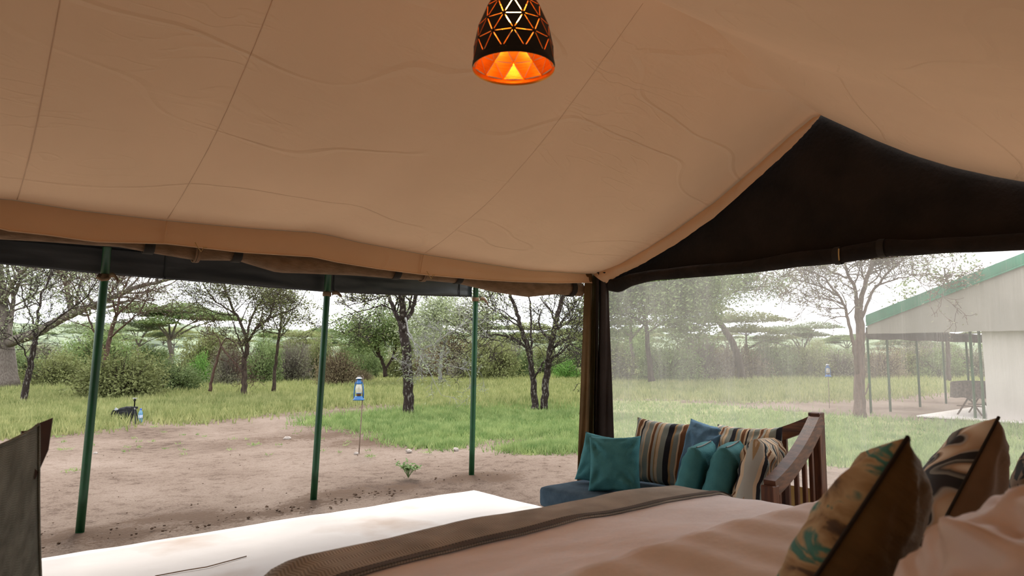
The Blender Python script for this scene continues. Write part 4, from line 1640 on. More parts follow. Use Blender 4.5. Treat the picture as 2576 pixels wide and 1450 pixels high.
slope = (NZR - NZE) / (NN1 - NNR)
rz_ = lambda n: NZE + (NN1 - n) * slope if n >= NNR else NZR - (NNR - n) * slope
nns = np.concatenate([np.linspace(NN1, NNR, 24), np.linspace(NNR, NNR - 4.6, 24)[1:]])
npart('roof_sheet', lambda b: rows(b, [[(u, n, rz_(n) + .02 - .05 * math.sin(PI * (u - NU0) / 2.1) ** 2 * .5) for u in np.linspace(NU0 - .05, NU1, 22)] for n in nns]), 'n_roof', smooth=True)
npart('gable_panel', lambda b: rows(b, [[(NU0 + .03 * fn(n * 1.3, z, 2), n, z) for z in np.linspace(1.86 - .02 * fn(n * 2, 1), rz_(n), 8)] for n in nns]), 'n_gable', smooth=True)
npart('roof_edge', lambda b: rows(b, [[(NU0 - .05, n, rz_(n) + .03), (NU0 - .07, n, rz_(n) - .10), (NU0 - .04, n, rz_(n) - .21)] for n in nns]), 'n_green', smooth=True)
npart('edge_piping', lambda b: tube(b, [(NU0 - .07, n, rz_(n) - .215) for n in nns], .018, 6), 'n_green')
npart('rolled_front', lambda b: tube(b, [(u, NN1 - .05, 1.86 + .03 * fn(u, 1)) for u in np.linspace(NU0 + .05, NU1, 40)], .13, 10), 'n_dark', smooth=True)
npart('side_wall', lambda b: rows(b, [[(NU0 + .25 + .05 * math.sin(n * 2.6 + z * 2.2) * (.4 + .6 * fn(n, z, 3)), n, z) for z in np.linspace(0, 2.0, 16)] for n in np.linspace(4.72, -2.2, 50)]), 'n_wall', smooth=True)
npart('front_wall', lambda b: rows(b, [[(u, 4.5, z) for z in (0, 1, 2.0)] for u in np.linspace(21.5, NU1, 6)]), 'n_wall')
npart('groundsheet', lambda b: box(b, ((NU0 + NU1) / 2, 2.0, .015), (NU1 - NU0, 8.0, .03)), 'sheet_white')
for u, n in ((16.85, 7.0), (17.75, 6.92), (19.85, 7.0), (21.75, 7.0), (23.7, 7.0), (25.6, 7.0), (17.05, 4.95), (17.02, 4.78)):
    p_ = npart('pole', lambda b: tube(b, [(u, n, 0), (u, n, 1.0), (u, n, 2.02)], .03, 8), 'pole_green', smooth=True)
    if n > 6.5 and u > 17:
        npart('strap', lambda b: box(b, (u, n, 1.84), (.10, .10, .14), bev=.02), 'n_dark')
tbp = on_z(2432, 1047)
tbl = empty('folding_table', (tbp[0] + .25, tbp[1] - .1, .03), 'folding table under a dark brown cloth on the neighbouring veranda', 'table')
nb = NB()
TW, TD = .95, .62
Pp = []
for i, (s, z) in enumerate(((.98, .74), (1.0, .735), (1.03, .70), (1.07, .55), (1.10, .38))):
    ring = []
    for k in range(64):
        a = 2 * PI * k / 64
        x, y = math.cos(a), math.sin(a)
        m_ = max(abs(x), abs(y))
        w_ = .025 * math.sin(k * 1.2) * (z < .6)
        ring.append((x / m_ * TW / 2 * s + w_ * x, y / m_ * TD / 2 * s + w_ * y, z + .10 * (y / m_ > .9) * 0 + .03 * fn(x * 2, y * 2, 1) * (z < .5)))
    Pp.append(ring)
rows(nb, Pp, True)
nb.add([(-TW / 2, -TD / 2, .738), (TW / 2, -TD / 2, .738), (TW / 2, TD / 2, .738), (-TW / 2, TD / 2, .738)], [[0, 1, 2, 3]])
nb.build('cloth', 'n_cloth', tbl)
for sx in (-1, 1):
    for sy in (-1, 1):
        one('leg', lambda b: bar(b, (sx * .38, sy * .24, 0), (sx * .38, -sy * .2, .73), .03, .03), 'wood_dark', tbl, False)
    one('foot_rail', lambda b: bar(b, (sx * .38, -.24, .2), (sx * .38, .24, .2), .025, .025), 'wood_dark', tbl, False)


# ------------------------------------------------------------------ vegetation
def leaves(nb, C, size, rng, flat=.5, mi=0):
    """one small rhombus per point"""
    C = np.asarray(C)
    n = len(C)
    if n == 0:
        return
    nrm = rng.normal(size=(n, 3))
    nrm[:, 2] = np.abs(nrm[:, 2]) + flat
    nrm /= np.linalg.norm(nrm, axis=1)[:, None]
    t = rng.normal(size=(n, 3))
    t -= nrm * (t * nrm).sum(1)[:, None]
    t /= np.linalg.norm(t, axis=1)[:, None]
    b = np.cross(nrm, t)
    s = size * rng.uniform(.55, 1.3, (n, 1))
    P = np.stack([C - t * s, C + b * s * .45, C + t * s, C - b * s * .45], 1)
    nb.add(P.reshape(-1, 3), np.arange(4 * n).reshape(n, 4), mi=mi)


def unit(v):
    return v / (np.linalg.norm(v) + 1e-9)


def grow(nb, rng, p, d, L, r, lvl, P, leaf):
    """recursive branch; P = parameters"""
    n = 4 if lvl >= 2 else 6
    pts = [np.array(p)]
    d = unit(d)
    for k in range(n):
        d = unit(d + rng.normal(0, P['wig'], 3) + np.array([0, 0, P['up'] if lvl < 2 else P['up2']]))
        pts.append(pts[-1] + d * L / n)
    rad_ = np.linspace(r, max(r * .35, P['rmin']), n + 1)
    tube(nb, pts, rad_, 5 if r > .03 else 3, False)
    if lvl >= P['max']:
        for q in pts[1:]:
            leaf.append(q)
        return
    m = P['ch'][lvl]
    for k in range(m):
        t = rng.uniform(.25, 1.0)
        i = min(n - 1, int(t * n))
        q = pts[i] + (pts[i + 1] - pts[i]) * (t * n - i)
        base = unit(pts[i + 1] - pts[i])
        side = rng.normal(size=3)
        side -= base * (side @ base)
        side = unit(side)
        side[2] *= P['flat']
        ang = rng.uniform(.45, 1.05)
        grow(nb, rng, q, base * math.cos(ang) + side * math.sin(ang), L * rng.uniform(.42, .72), max(P['rmin'], rad_[i] * rng.uniform(.4, .6)), lvl + 1, P, leaf)


def limb_pts(pxl, d, rng, dz):
    """pixel polyline -> points around distance d that also wander in depth"""
    k = len(pxl)
    off = np.linspace(0, dz, k) + rng.normal(0, abs(dz) * .08 + .02, k)
    off[0] = 0
    P_ = [at_d(x, y, d + o) for (x, y), o in zip(pxl, off)]
    # resample smoothly
    t = np.arange(k)
    tt_ = np.linspace(0, k - 1, (k - 1) * 4 + 1)
    P_ = np.array(P_)
    out = np.stack([np.interp(tt_, t, P_[:, c]) for c in range(3)], 1)
    out[1:-1] += rng.normal(0, .012, out[1:-1].shape)
    return out


def tree_px(name, label, d, limbs, bark, leaf_m, seed, sub=9, subL=1.4, P=None, dens=3, lsize=.05, start=.35, group=None, spread=.09, cat='tree'):
    """limbs: list of (pixel polyline, width at start px, width at end px, depth drift, carries twigs)"""
    rng = np.random.default_rng(seed)
    par = dict(wig=.16, up=.05, up2=.02, rmin=.006, max=2, ch=[5, 4, 0], flat=.7)
    if P:
        par.update(P)
    nb = NB()
    lf = []
    base = None
    for pl, w0, w1, dz, tw in limbs:
        Q = limb_pts(pl, d, rng, dz)
        if base is None:
            base = np.array([Q[0][0], Q[0][1], 0])
            if Q[0][2] > .3:
                base[2] = 0
        rr_ = np.linspace(w0, w1, len(Q)) / 2 * d / FPX
        if Q is not None and pl is limbs[0][0]:
            rr_[:2] *= (1.25, 1.08)
        tube(nb, Q, rr_, 9 if w0 > 12 else 6, True)
        if tw:
            for k in range(int(sub * tw)):
                t = rng.uniform(start if tw < 2 else .1, 1)
                i = min(len(Q) - 2, int(t * (len(Q) - 1)))
                dr = unit(Q[i + 1] - Q[i])
                side = rng.normal(size=3)
                side = unit(side - dr * (side @ dr))
                side[2] = side[2] * .7 + .15
                grow(nb, rng, Q[i], dr * .55 + side * .9, subL * rng.uniform(.6, 1.15), max(.008, rr_[i] * .5), 0, par, lf)
            grow(nb, rng, Q[-1], Q[-1] - Q[-2], subL, max(.008, rr_[-1]), 0, par, lf)
    root = empty(name, base, label, cat, group)
    nb.V = [v - base for v in nb.V]
    nb.build('trunk_and_branches', bark, root)
    if dens and lf:
        C = np.repeat(np.array(lf), dens, 0)
        C = C + rng.normal(0, spread, C.shape)
        nb = NB()
        leaves(nb, C - base, lsize, rng, .8)
        o = nb.build('foliage', leaf_m, root, False)
        o['kind'] = 'stuff'
    return root


bare = dict(ch=[5, 4, 0], wig=.2)
fine = dict(ch=[4, 3, 2, 0], max=3, wig=.2, rmin=.0055)
T = tree_px
T('acacia_tree', 'massive grey-barked acacia whose long limb reaches out over the grass', 28,
  [([(5, 985), (0, 900), (-12, 800), (-22, 700), (-30, 600)], 74, 52, .5, 0),
   ([(25, 862), (90, 838), (150, 806), (205, 780), (260, 760), (330, 728), (410, 706), (480, 690)], 26, 5, -2.5, 1.6),
   ([(20, 850), (28, 800), (35, 745), (55, 700), (100, 660)], 13, 6, 1.5, 1.2),
   ([(180, 790), (172, 745), (170, 715), (185, 690), (200, 660)], 13, 7, 1, 1.2),
   ([(170, 722), (150, 690), (120, 670)], 7, 4, 1.2, 1.2), ([(5, 760), (40, 700), (90, 650)], 14, 7, -2, 1.2)],
  'bark_grey', 'leaf_pale', 1, sub=10, subL=2.0, P=fine, dens=2, lsize=.05, spread=.15)
T('acacia_tree', 'thin dark tree with white lichen patches, leaning in the tall grass', 19.5,
  [([(58, 1020), (64, 980), (76, 920), (86, 870), (90, 845)], 17, 11, .2, 0),
   ([(90, 848), (95, 800), (104, 740), (130, 690), (138, 660)], 8, 4, .5, 1), ([(90, 850), (110, 830), (160, 790), (220, 745)], 5, 3, -.8, 1),
   ([(88, 850), (82, 800), (60, 760), (50, 700)], 5, 3, .8, 1), ([(76, 930), (60, 880), (35, 850)], 4, 3, -.5, 1)],
  'bark_lichen', 'leaf_pale', 2, sub=8, subL=1.15, P=fine, dens=1, lsize=.04)
T('acacia_tree', 'leaning reddish-brown thorn tree rising out of the big green shrub', 24,
  [([(262, 985), (268, 890), (278, 840), (292, 795)], 13, 9, .2, 0), ([(292, 795), (300, 750), (322, 705), (350, 660)], 7, 4, 1, 1.3),
   ([(292, 800), (286, 760), (270, 720), (240, 690)], 6, 3, -1, 1.3), ([(278, 850), (310, 820), (350, 790), (372, 740)], 5, 3, -.7, 1.2), ([(290, 800), (340, 750), (430, 715)], 5, 3, 1.2, 1.3), ([(268, 890), (235, 830), (215, 780), (190, 730)], 6, 3, -.8, 1.2)],
  'bark_red', 'leaf_grey', 3, sub=9, subL=1.4, P=fine, dens=1, lsize=.03, spread=.12)
T('acacia_tree', 'slender forked tree with feathery round crown beside the middle pole', 22,
  [([(614, 1003), (615, 960), (614, 915), (622, 880), (620, 850)], 15, 10, .1, 0),
   ([(620, 852), (608, 820), (590, 785), (570, 740), (560, 700)], 8, 4, .8, 1.3), ([(622, 860), (645, 825), (680, 800), (740, 775)], 8, 3, -1, 1.4),
   ([(620, 850), (632, 800), (655, 760), (690, 725)], 7, 3, 1, 1.4), ([(617, 900), (603, 860), (592, 830)], 5, 3, -.3, .6), ([(590, 790), (545, 760), (520, 730)], 4, 3, -.8, 1.3)],
  'bark_dark', 'leaf_olive', 4, sub=10, subL=1.3, P=fine, dens=2, lsize=.034, spread=.13)
T('dead_tree', 'small dead reddish tree with broken bare twigs', 23,
  [([(528, 985), (533, 950), (545, 910), (556, 872)], 8, 5, .1, 0), ([(556, 875), (550, 850), (535, 838)], 4, 2, .3, 1), ([(556, 872), (575, 895), (600, 925), (612, 945)], 5, 2, -.4, 1), ([(556, 872), (568, 850), (590, 860), (600, 880)], 4, 2, .5, 1)],
  'bark_red', 'leaf_grey', 5, sub=8, subL=.8, P=dict(ch=[5, 3, 0], wig=.3), dens=0)
T('acacia_tree', 'very thin straight sapling beside the feathery forked tree', 23,
  [([(688, 985), (692, 930), (698, 870), (704, 830), (708, 800)], 9, 5, .1, .6), ([(700, 860), (716, 820), (735, 790)], 4, 2, -.4, 1), ([(705, 840), (690, 810), (680, 790)], 3, 2, .4, 1)],
  'bark_dark', 'leaf_olive', 6, sub=7, subL=1.0, P=fine, dens=2, lsize=.045)
T('acacia_tree', 'stout dark-barked tree standing alone on the lawn behind the lantern', 16,
  [([(1028, 1046), (1027, 1000), (1026, 940), (1023, 880), (1016, 830), (1012, 800)], 27, 23, .1, 0),
   ([(1018, 835), (1000, 800), (985, 765), (970, 730), (955, 690)], 13, 8, .5, .4), ([(1012, 805), (1012, 770), (1008, 730), (1000, 690)], 18, 14, -.4, .3),
   ([(1016, 810), (1038, 785), (1045, 745), (1047, 690)], 11, 9, .4, .3), ([(1014, 800), (1032, 770), (1038, 730)], 6, 4, -.3, .6),
   ([(990, 780), (960, 768), (920, 780), (885, 790)], 4, 2, -1.2, 2.2), ([(975, 745), (930, 755), (880, 768)], 4, 2, .8, 2.2)],
  'bark_lichen', 'leaf_olive', 7, sub=5, subL=.75, P=fine, dens=1, lsize=.026, spread=.06)
T('dead_branch', 'pale grey bare branches hanging from the stout tree on the lawn', 15.6,
  [([(1020, 800), (1028, 835), (1045, 870), (1062, 905), (1080, 935)], 4, 2.5, -.3, 1.5), ([(1025, 840), (1060, 880), (1100, 860), (1140, 830), (1180, 812)], 3, 2, -.6, 2.2), ([(1040, 880), (1075, 900), (1120, 915), (1190, 935)], 3, 2, .5, 2.2)],
  'bark_pale', 'leaf_pale', 8, sub=6, subL=.6, P=dict(ch=[4, 3, 0], wig=.28, rmin=.004), dens=1, lsize=.03, cat='branch')
T('acacia_tree', 'dark double-stemmed tree with rounded green crown behind the lawn', 33,
  [([(970, 948), (966, 925), (958, 900), (942, 875), (930, 850)], 10, 5, .1, 1), ([(968, 935), (985, 905), (995, 880), (1000, 850)], 7, 4, .8, 1), ([(958, 905), (950, 870), (965, 845), (970, 830)], 5, 3, -.8, 1), ([(940, 875), (915, 860), (890, 850)], 4, 2, -1, 1)],
  'bark_dark', 'leaf_mid', 9, sub=8, subL=1.1, P=dict(ch=[5, 4, 0], up2=.05), dens=7, lsize=.06, spread=.26)
T('umbrella_acacia', 'pale-trunked flat-topped acacia behind the corner pole', 31,
  [([(1108, 957), (1106, 930), (1112, 890), (1120, 860)], 10, 6, .1, 0), ([(1118, 865), (1105, 830), (1085, 808), (1060, 795)], 4, 2, .8, 1.3), ([(1118, 870), (1135, 840), (1165, 815), (1195, 800)], 4, 2, -1, 1.3), ([(1112, 885), (1095, 860), (1075, 835)], 4, 2, -1, 1), ([(1120, 860), (1125, 820), (1120, 795)], 3, 2, 1, 1.3)],
  'bark_pale', 'leaf_pale', 10, sub=8, subL=1.2, P=dict(ch=[5, 4, 0], flat=.25, up=0, up2=0), dens=5, lsize=.055, spread=.20)
T('acacia_tree', 'paired lichen-spotted trunks with open thorny crown beside the tent corner', 17.5,
  [([(1348, 1036), (1345, 1000), (1342, 960), (1335, 915), (1325, 870), (1312, 830), (1300, 790), (1280, 735), (1268, 690)], 18, 7, .3, .6),
   ([(1368, 1030), (1372, 980), (1378, 930), (1384, 890), (1390, 850), (1398, 810), (1410, 770), (1422, 720)], 19, 11, -.4, .6),
   ([(1335, 905), (1338, 860), (1335, 800), (1332, 750), (1328, 700)], 7, 3, .7, 1.3), ([(1345, 950), (1362, 920), (1375, 905)], 6, 4, -.2, .5), ([(1395, 830), (1425, 795), (1450, 760)], 7, 4, .8, 1.5),
   ([(1328, 875), (1290, 850), (1250, 840), (1215, 850)], 5, 2, -1, 1.8), ([(1312, 825), (1270, 800), (1230, 770)], 5, 2, .8, 1.6), ([(1386, 880), (1420, 860), (1460, 880)], 5, 2, -.8, 1.4), ([(1384, 890), (1405, 860), (1440, 850)], 5, 2, .8, 1.4)],
  'bark_lichen', 'leaf_olive', 11, sub=8, subL=.95, P=fine, dens=1, lsize=.028, spread=.07)
# behind the netting
T('acacia_tree', 'brown forked tree with bare spreading crown in front of the neighbouring tent', 15.5,
  [([(2163, 1052), (2162, 1000), (2161, 940), (2163, 880), (2163, 820), (2160, 775), (2158, 755)], 29, 17, .1, 0),
   ([(2158, 940), (2148, 885), (2140, 830), (2128, 780), (2110, 745), (2085, 715)], 11, 5, -.6, 1.2), ([(2160, 770), (2152, 730), (2135, 690), (2120, 650)], 11, 6, .6, 1.2),
   ([(2163, 770), (2175, 720), (2190, 670), (2200, 630)], 13, 7, -.4, 1.2), ([(2168, 800), (2190, 740), (2230, 690), (2270, 655)], 9, 4, .8, 1.4),
   ([(2110, 745), (2065, 720), (2010, 705), (1960, 690)], 5, 2, -.6, 1.8), ([(2130, 700), (2090, 680), (2040, 668)], 5, 2, .8, 1.6), ([(2200, 720), (2260, 700), (2330, 690)], 5, 2, -.8, 1.6), ([(2165, 1010), (2180, 985), (2186, 965)], 4, 3, .2, 0)],
  'bark_red', 'leaf_grey', 12, sub=9, subL=1.0, P=fine, dens=1, lsize=.034, spread=.06)
T('umbrella_acacia', 'big dark acacia with crooked leaning trunk behind the netting', 36,
  [([(1868, 955), (1860, 910), (1845, 865), (1820, 825), (1795, 790), (1785, 755), (1790, 710), (1800, 660)], 19, 9, .2, .4), ([(1820, 825), (1780, 790), (1740, 765), (1690, 750)], 9, 4, -1.5, 1.5), ([(1790, 770), (1830, 740), (1880, 725), (1930, 720)], 7, 3, 1.5, 1.6), ([(1785, 755), (1750, 720), (1700, 700)], 6, 3, 1, 1.5)],
  'bark_dark', 'leaf_mid', 13, sub=8, subL=1.8, P=dict(ch=[6, 4, 0], flat=.35), dens=6, lsize=.08, spread=.34)
T('acacia_tree', 'broad leafy acacia close behind the corner drapes and netting', 30,
  [([(1640, 960), (1632, 900), (1628, 840), (1620, 790)], 15, 9, .1, 0), ([(1622, 800), (1590, 760), (1560, 730), (1540, 700)], 7, 3, .8, 1.6), ([(1622, 800), (1660, 755), (1700, 735), (1740, 720)], 7, 3, -1, 1.6), ([(1625, 820), (1600, 800), (1560, 790)], 5, 3, 1, 1.6), ([(1628, 840), (1670, 810), (1715, 800)], 5, 3, -1, 1.6), ([(1620, 790), (1625, 750), (1630, 710)], 6, 3, .5, 1.6)],
  'bark_dark', 'leaf_mid', 14, sub=9, subL=1.7, P=dict(ch=[6, 4, 0]), dens=6, lsize=.08, spread=.36)
T('acacia_tree', 'tall bare trunk standing behind the neighbouring veranda poles', 34,
  [([(2386, 958), (2386, 920), (2384, 870), (2384, 830), (2380, 780)], 11, 9, .1, .3)], 'bark_dark', 'leaf_mid', 15, sub=8, subL=2.2, P=dict(ch=[6, 4, 0]), dens=8, lsize=.10, spread=.3)


# prototypes for shrubs and far trees
def shrub_proto(seed, leaf_m, bark, nleaf=11000, lsize=.036, twiggy=120):
    """unit shrub: 1 m radius, 1 m high"""
    rng = np.random.default_rng(seed)
    nb = NB()
    for k in range(twiggy):
        a, e = rng.uniform(0, 2 * PI), rng.uniform(.25, 1.35)
        dr = np.array([math.cos(a) * math.cos(e), math.sin(a) * math.cos(e), math.sin(e)])
        Ls = rng.uniform(.7, 1.05)
        q = [np.zeros(3)]
        for i in range(5):
            dr = unit(dr + rng.normal(0, .16, 3))
            q.append(q[-1] + dr * Ls / 5)
        tube(nb, np.array(q) * np.array([1, 1, 1.0]), np.linspace(.016, .004, 6), 3, False)
    stems = nb.mesh('stems')
    stems.materials.append(MATS[bark])
    # clumps of leaves through the volume
    cl_ = rng.normal(size=(70, 3))
    cl_ /= np.linalg.norm(cl_, axis=1)[:, None]
    cl_ *= rng.uniform(.35, .92, (70, 1))
    cl_[:, 2] = np.abs(cl_[:, 2])
    C = cl_[rng.integers(0, 70, nleaf)] + rng.normal(0, .13, (nleaf, 3))
    C[:, 2] = np.abs(C[:, 2])
    nb = NB()
    leaves(nb, C, lsize, rng, .4)
    fol = nb.mesh('foliage')
    fol.materials.append(MATS[leaf_m])
    return stems, fol


PROTO = {'olive': shrub_proto(21, 'leaf_olive', 'bark_dark'), 'mid': shrub_proto(22, 'leaf_mid', 'bark_dark'), 'brown': shrub_proto(23, 'leaf_brown', 'bark_red', 7000, .032, 200),
         'grey': shrub_proto(24, 'leaf_grey', 'bark_grey', 5000, .03, 260), 'bright': shrub_proto(25, 'leaf_bright', 'bark_dark', 11000, .036)}


def put(name, protos, loc, sc, rz, label, cat, group, names=('stems', 'foliage')):
    rt = empty(name, loc, label, cat, group, rz)
    rt.scale = sc
    for nm, me in zip(names, protos):
        c = bpy.data.objects.new(nm, me)
        COL.objects.link(c)
        c.parent = rt
        if nm == 'foliage':
            c['kind'] = 'stuff'
    return rt


SL = {'olive': 'dense olive-green thorn shrub in the thicket beyond the clearing', 'mid': 'leafy mid-green shrub in the thicket beyond the clearing', 'brown': 'dry reddish-brown shrub in the thicket beyond the clearing',
      'grey': 'sparse grey twiggy shrub in the thicket beyond the clearing', 'bright': 'fresh bright-green bush in the thicket beyond the clearing'}
rng = np.random.default_rng(77)
SH = [(140, 972, 210, 885, 'olive', 'behind the thin lichen-patched tree'), (300, 1000, 250, 880, 'olive', 'around the foot of the leaning reddish thorn tree'), (430, 985, 200, 900, 'mid', 'between the tripod and the small dead tree'),
      (60, 960, 160, 890, 'mid', 'beside the massive grey trunk'), (505, 965, 90, 885, 'bright', 'glowing behind the small dead tree'), (575, 968, 120, 860, 'grey', 'between the dead tree and the feathery forked tree'),
      (660, 962, 130, 865, 'mid', 'between the feathery forked tree and the thin sapling'), (735, 958, 150, 850, 'grey', 'just past the thin straight sapling'), (850, 968, 140, 868, 'brown', 'beside the middle green pole'),
      (800, 955, 110, 850, 'olive', 'right behind the middle green pole'), (915, 950, 110, 880, 'mid', 'behind the hanging lantern in the clearing'), (905, 958, 90, 925, 'brown', 'low brushwood heap behind the lantern'),
      (1005, 950, 110, 875, 'olive', 'behind the stout tree on the lawn'), (1075, 950, 100, 875, 'brown', 'behind the pale hanging bare branches'), (1165, 952, 110, 880, 'grey', 'just inside the corner pole'),
      (1235, 953, 170, 850, 'olive', 'just outside the corner pole'), (1310, 948, 110, 880, 'mid', 'behind the first of the paired trunks'), (1430, 950, 110, 900, 'bright', 'between the paired trunks and the corner drape'),
      (1400, 940, 120, 890, 'mid', 'behind the second of the paired trunks'), (1540, 955, 170, 840, 'olive', 'where the netting meets the corner drape'), (1680, 958, 190, 860, 'mid', 'under the broad leafy acacia behind the netting'),
      (1760, 955, 170, 830, 'grey', 'under the crooked leaning trunk behind the netting'), (1850, 952, 190, 850, 'brown', 'at the foot of the crooked leaning acacia'), (1940, 950, 180, 860, 'mid', 'behind the netting, beyond the crooked acacia'),
      (2030, 950, 170, 870, 'olive', 'behind the lantern seen through the netting'), (2110, 950, 170, 875, 'grey', 'beside the brown forked tree behind the netting'), (2215, 952, 190, 862, 'brown', 'behind the first neighbouring veranda pole'),
      (2300, 948, 150, 880, 'olive', 'behind the second neighbouring veranda pole'), (2370, 950, 150, 875, 'mid', 'round the tall bare trunk behind the veranda'), (2450, 948, 150, 870, 'grey', 'behind the table on the neighbouring veranda'), (-90, 965, 200, 880, 'olive', 'past the massive grey trunk'), (-260, 968, 240, 880, 'mid', 'first beyond the olive one past the massive grey trunk'),
      (-450, 965, 230, 870, 'olive', 'second beyond the massive grey trunk, out past the mid-green one'), (-640, 970, 260, 880, 'brown', 'last out along the thicket past the massive grey trunk')]
SK = {'olive': 'dense olive-green shrub ', 'mid': 'leafy mid-green shrub ', 'brown': 'dry reddish-brown shrub ', 'grey': 'sparse grey twiggy shrub ', 'bright': 'fresh bright-green bush '}
for x, yb, w, yt, kind, where in SH:
    b = on_z(x, yb)
    d = float(b @ FH)
    W_, H_ = w * d / FPX / 2, (yb - yt) * d / FPX
    put('shrub', PROTO[kind], b + np.array([0, 0, -.03]), (W_, W_ * .8, H_), rng.uniform(0, 6), SK[kind] + where, 'shrub', 'shrubs of the thicket')
# second row further out
taken = []
for k in range(46):
    for _try in range(60):
        x = -750 + 3450 * (k + rng.uniform(-.3, 1.3)) / 46
        d = rng.uniform(42, 80)
        b = at_d(x, 890, d)
        if all(math.hypot(b[0] - q[0], b[1] - q[1]) > 5.5 for q in taken):
            break
    taken.append(b)
    b[2] = 0
    kind = ['olive', 'mid', 'grey', 'mid', 'brown'][rng.integers(0, 5)]
    W_ = rng.uniform(2.2, 3.2)
    put('shrub', PROTO[kind], b, (W_, W_, rng.uniform(1.8, 3.4)), rng.uniform(0, 6), SL[kind].replace('in the thicket beyond the clearing', 'far back in the scrub under the hills'), 'shrub', 'shrubs far back in the scrub')


def umbrella_proto(seed, pads, leaf_m, nleaf=9000):
    """unit umbrella tree: 1 m high, crown about 1 m wide at the top"""
    rng = np.random.default_rng(seed)
    nb = NB()
    tube(nb, [(0, 0, 0), (.02, 0, .2), (-.01, .01, .38), (0, 0, .5)], [.03, .024, .021, .018], 7, False)
    C = []
    for (cx, cy, cz, r, h) in pads:
        mid = np.array([cx * .45, cy * .45, .5 + (cz - .5) * .5 - .02])
        tube(nb, [(0, 0, .42), mid, (cx, cy, cz - .01)], [.014, .010, .005], 5, False)
        for q in range(9):
            a, rr_ = rng.uniform(0, 2 * PI), r * rng.uniform(.3, .9)
            tube(nb, [mid + (np.array([cx, cy, cz]) - mid) * rng.uniform(.3, 1), (cx + rr_ * math.cos(a), cy + rr_ * math.sin(a), cz + rng.uniform(-.01, .02))], [.005, .002], 3, False)
        m = int(nleaf * r * r / sum(p[3] ** 2 for p in pads))
        a, rr_ = rng.uniform(0, 2 * PI, m), r * np.sqrt(rng.uniform(0, 1, m)) * (1 + .15 * np.sin(5 * rng.uniform(0, 6, m)))
        z = cz + h * (1 - (rr_ / r) ** 2) * rng.uniform(-.2, 1.0, m) + rng.normal(0, .006, m)
        C.append(np.stack([cx + rr_ * np.cos(a), cy + rr_ * np.sin(a), z], 1))
    st = nb.mesh('trunk_and_branches')
    st.materials.append(MATS['bark_grey'])
    nb = NB()
    leaves(nb, np.concatenate(C), .017, rng, 1.0)
    fo = nb.mesh('foliage')
    fo.materials.append(MATS[leaf_m])
    return st, fo


UP = [umbrella_proto(31, [(-.28, .05, .84, .27, .16), (.10, -.1, .86, .28, .15), (.46, .05, .76, .27, .13), (.0, .25, .80, .26, .13), (.22, -.3, .74, .24, .12), (-.15, -.25, .66, .2, .10)], 'leaf_mid', 16000),
      umbrella_proto(32, [(-.2, .05, .9, .36, .13), (.25, -.05, .86, .34, .12), (.05, .25, .8, .3, .1), (-.05, -.28, .76, .3, .1), (.4, .2, .66, .2, .08)], 'leaf_far'),
      umbrella_proto(33, [(0, 0, .88, .5, .16), (-.35, .1, .72, .3, .12), (.36, -.1, .70, .3, .12), (.1, .3, .6, .26, .14)], 'leaf_olive')]
UT = [(425, 925, 762, 300, 0, 'wide flat-topped acacia with layered crown alone above the scrub'), (235, 930, 812, 200, 1, 'pale rounded acacia half hidden by the first green pole'), (345, 925, 805, 150, 1, 'small pale acacia beside the layered flat-topped one'),
      (1200, 945, 790, 210, 1, 'pale hazy acacia just behind the corner pole'), (1330, 935, 815, 170, 2, 'round-crowned acacia behind the paired lichen-spotted trunks'), (760, 935, 835, 170, 2, 'low olive acacia behind the middle pole'),
      (1880, 948, 790, 260, 2, 'wide bright acacia behind the netting, left of the lantern'), (2020, 945, 815, 220, 1, 'pale dome-crowned acacia behind the netting and lantern'), (1590, 945, 725, 260, 2, 'tall dense acacia rising behind the corner drapes'), (1740, 945, 760, 240, 2, 'dense dark-crowned acacia behind the leaning trunk'), (2290, 940, 850, 220, 1, 'pale acacia seen between the neighbouring veranda poles'), (1480, 940, 800, 160, 2, 'olive acacia behind the corner drape')]
for x, yb, yt, w, kind, lab in UT:
    b = on_z(x, yb)
    d = float(b @ FH)
    H_ = (yb - yt) * d / FPX
    put('umbrella_acacia', UP[kind], b, (w * d / FPX / 1.25, w * d / FPX / 1.25, H_ / .99), rng.uniform(0, 6) if kind else .6 - YAW, lab, 'tree', 'acacias beyond the thicket', ('trunk_and_branches', 'foliage'))
taken = []
for k in range(64):
    for _try in range(60):
        x = -800 + 3500 * (k + rng.uniform(-.5, 1.5)) / 64
        d = rng.uniform(85, 210)
        b = at_d(x, 890, d)
        if all(math.hypot(b[0] - q[0], b[1] - q[1]) > 11 for q in taken):
            break
    taken.append(b)
    ground_z = max(0, (d - 90) / 260) ** 1.3 * 11 if d > 90 else 0
    b[2] = ground_z - .3
    H_ = rng.uniform(3.5, 6.0)
    Wd = rng.uniform(5.5, 8.5)
    put('umbrella_acacia', UP[rng.integers(0, 3)], b, (Wd, Wd, H_), rng.uniform(0, 6), 'small far acacia on the scrub-covered slope', 'tree', 'acacias on the far slope', ('trunk_and_branches', 'foliage'))


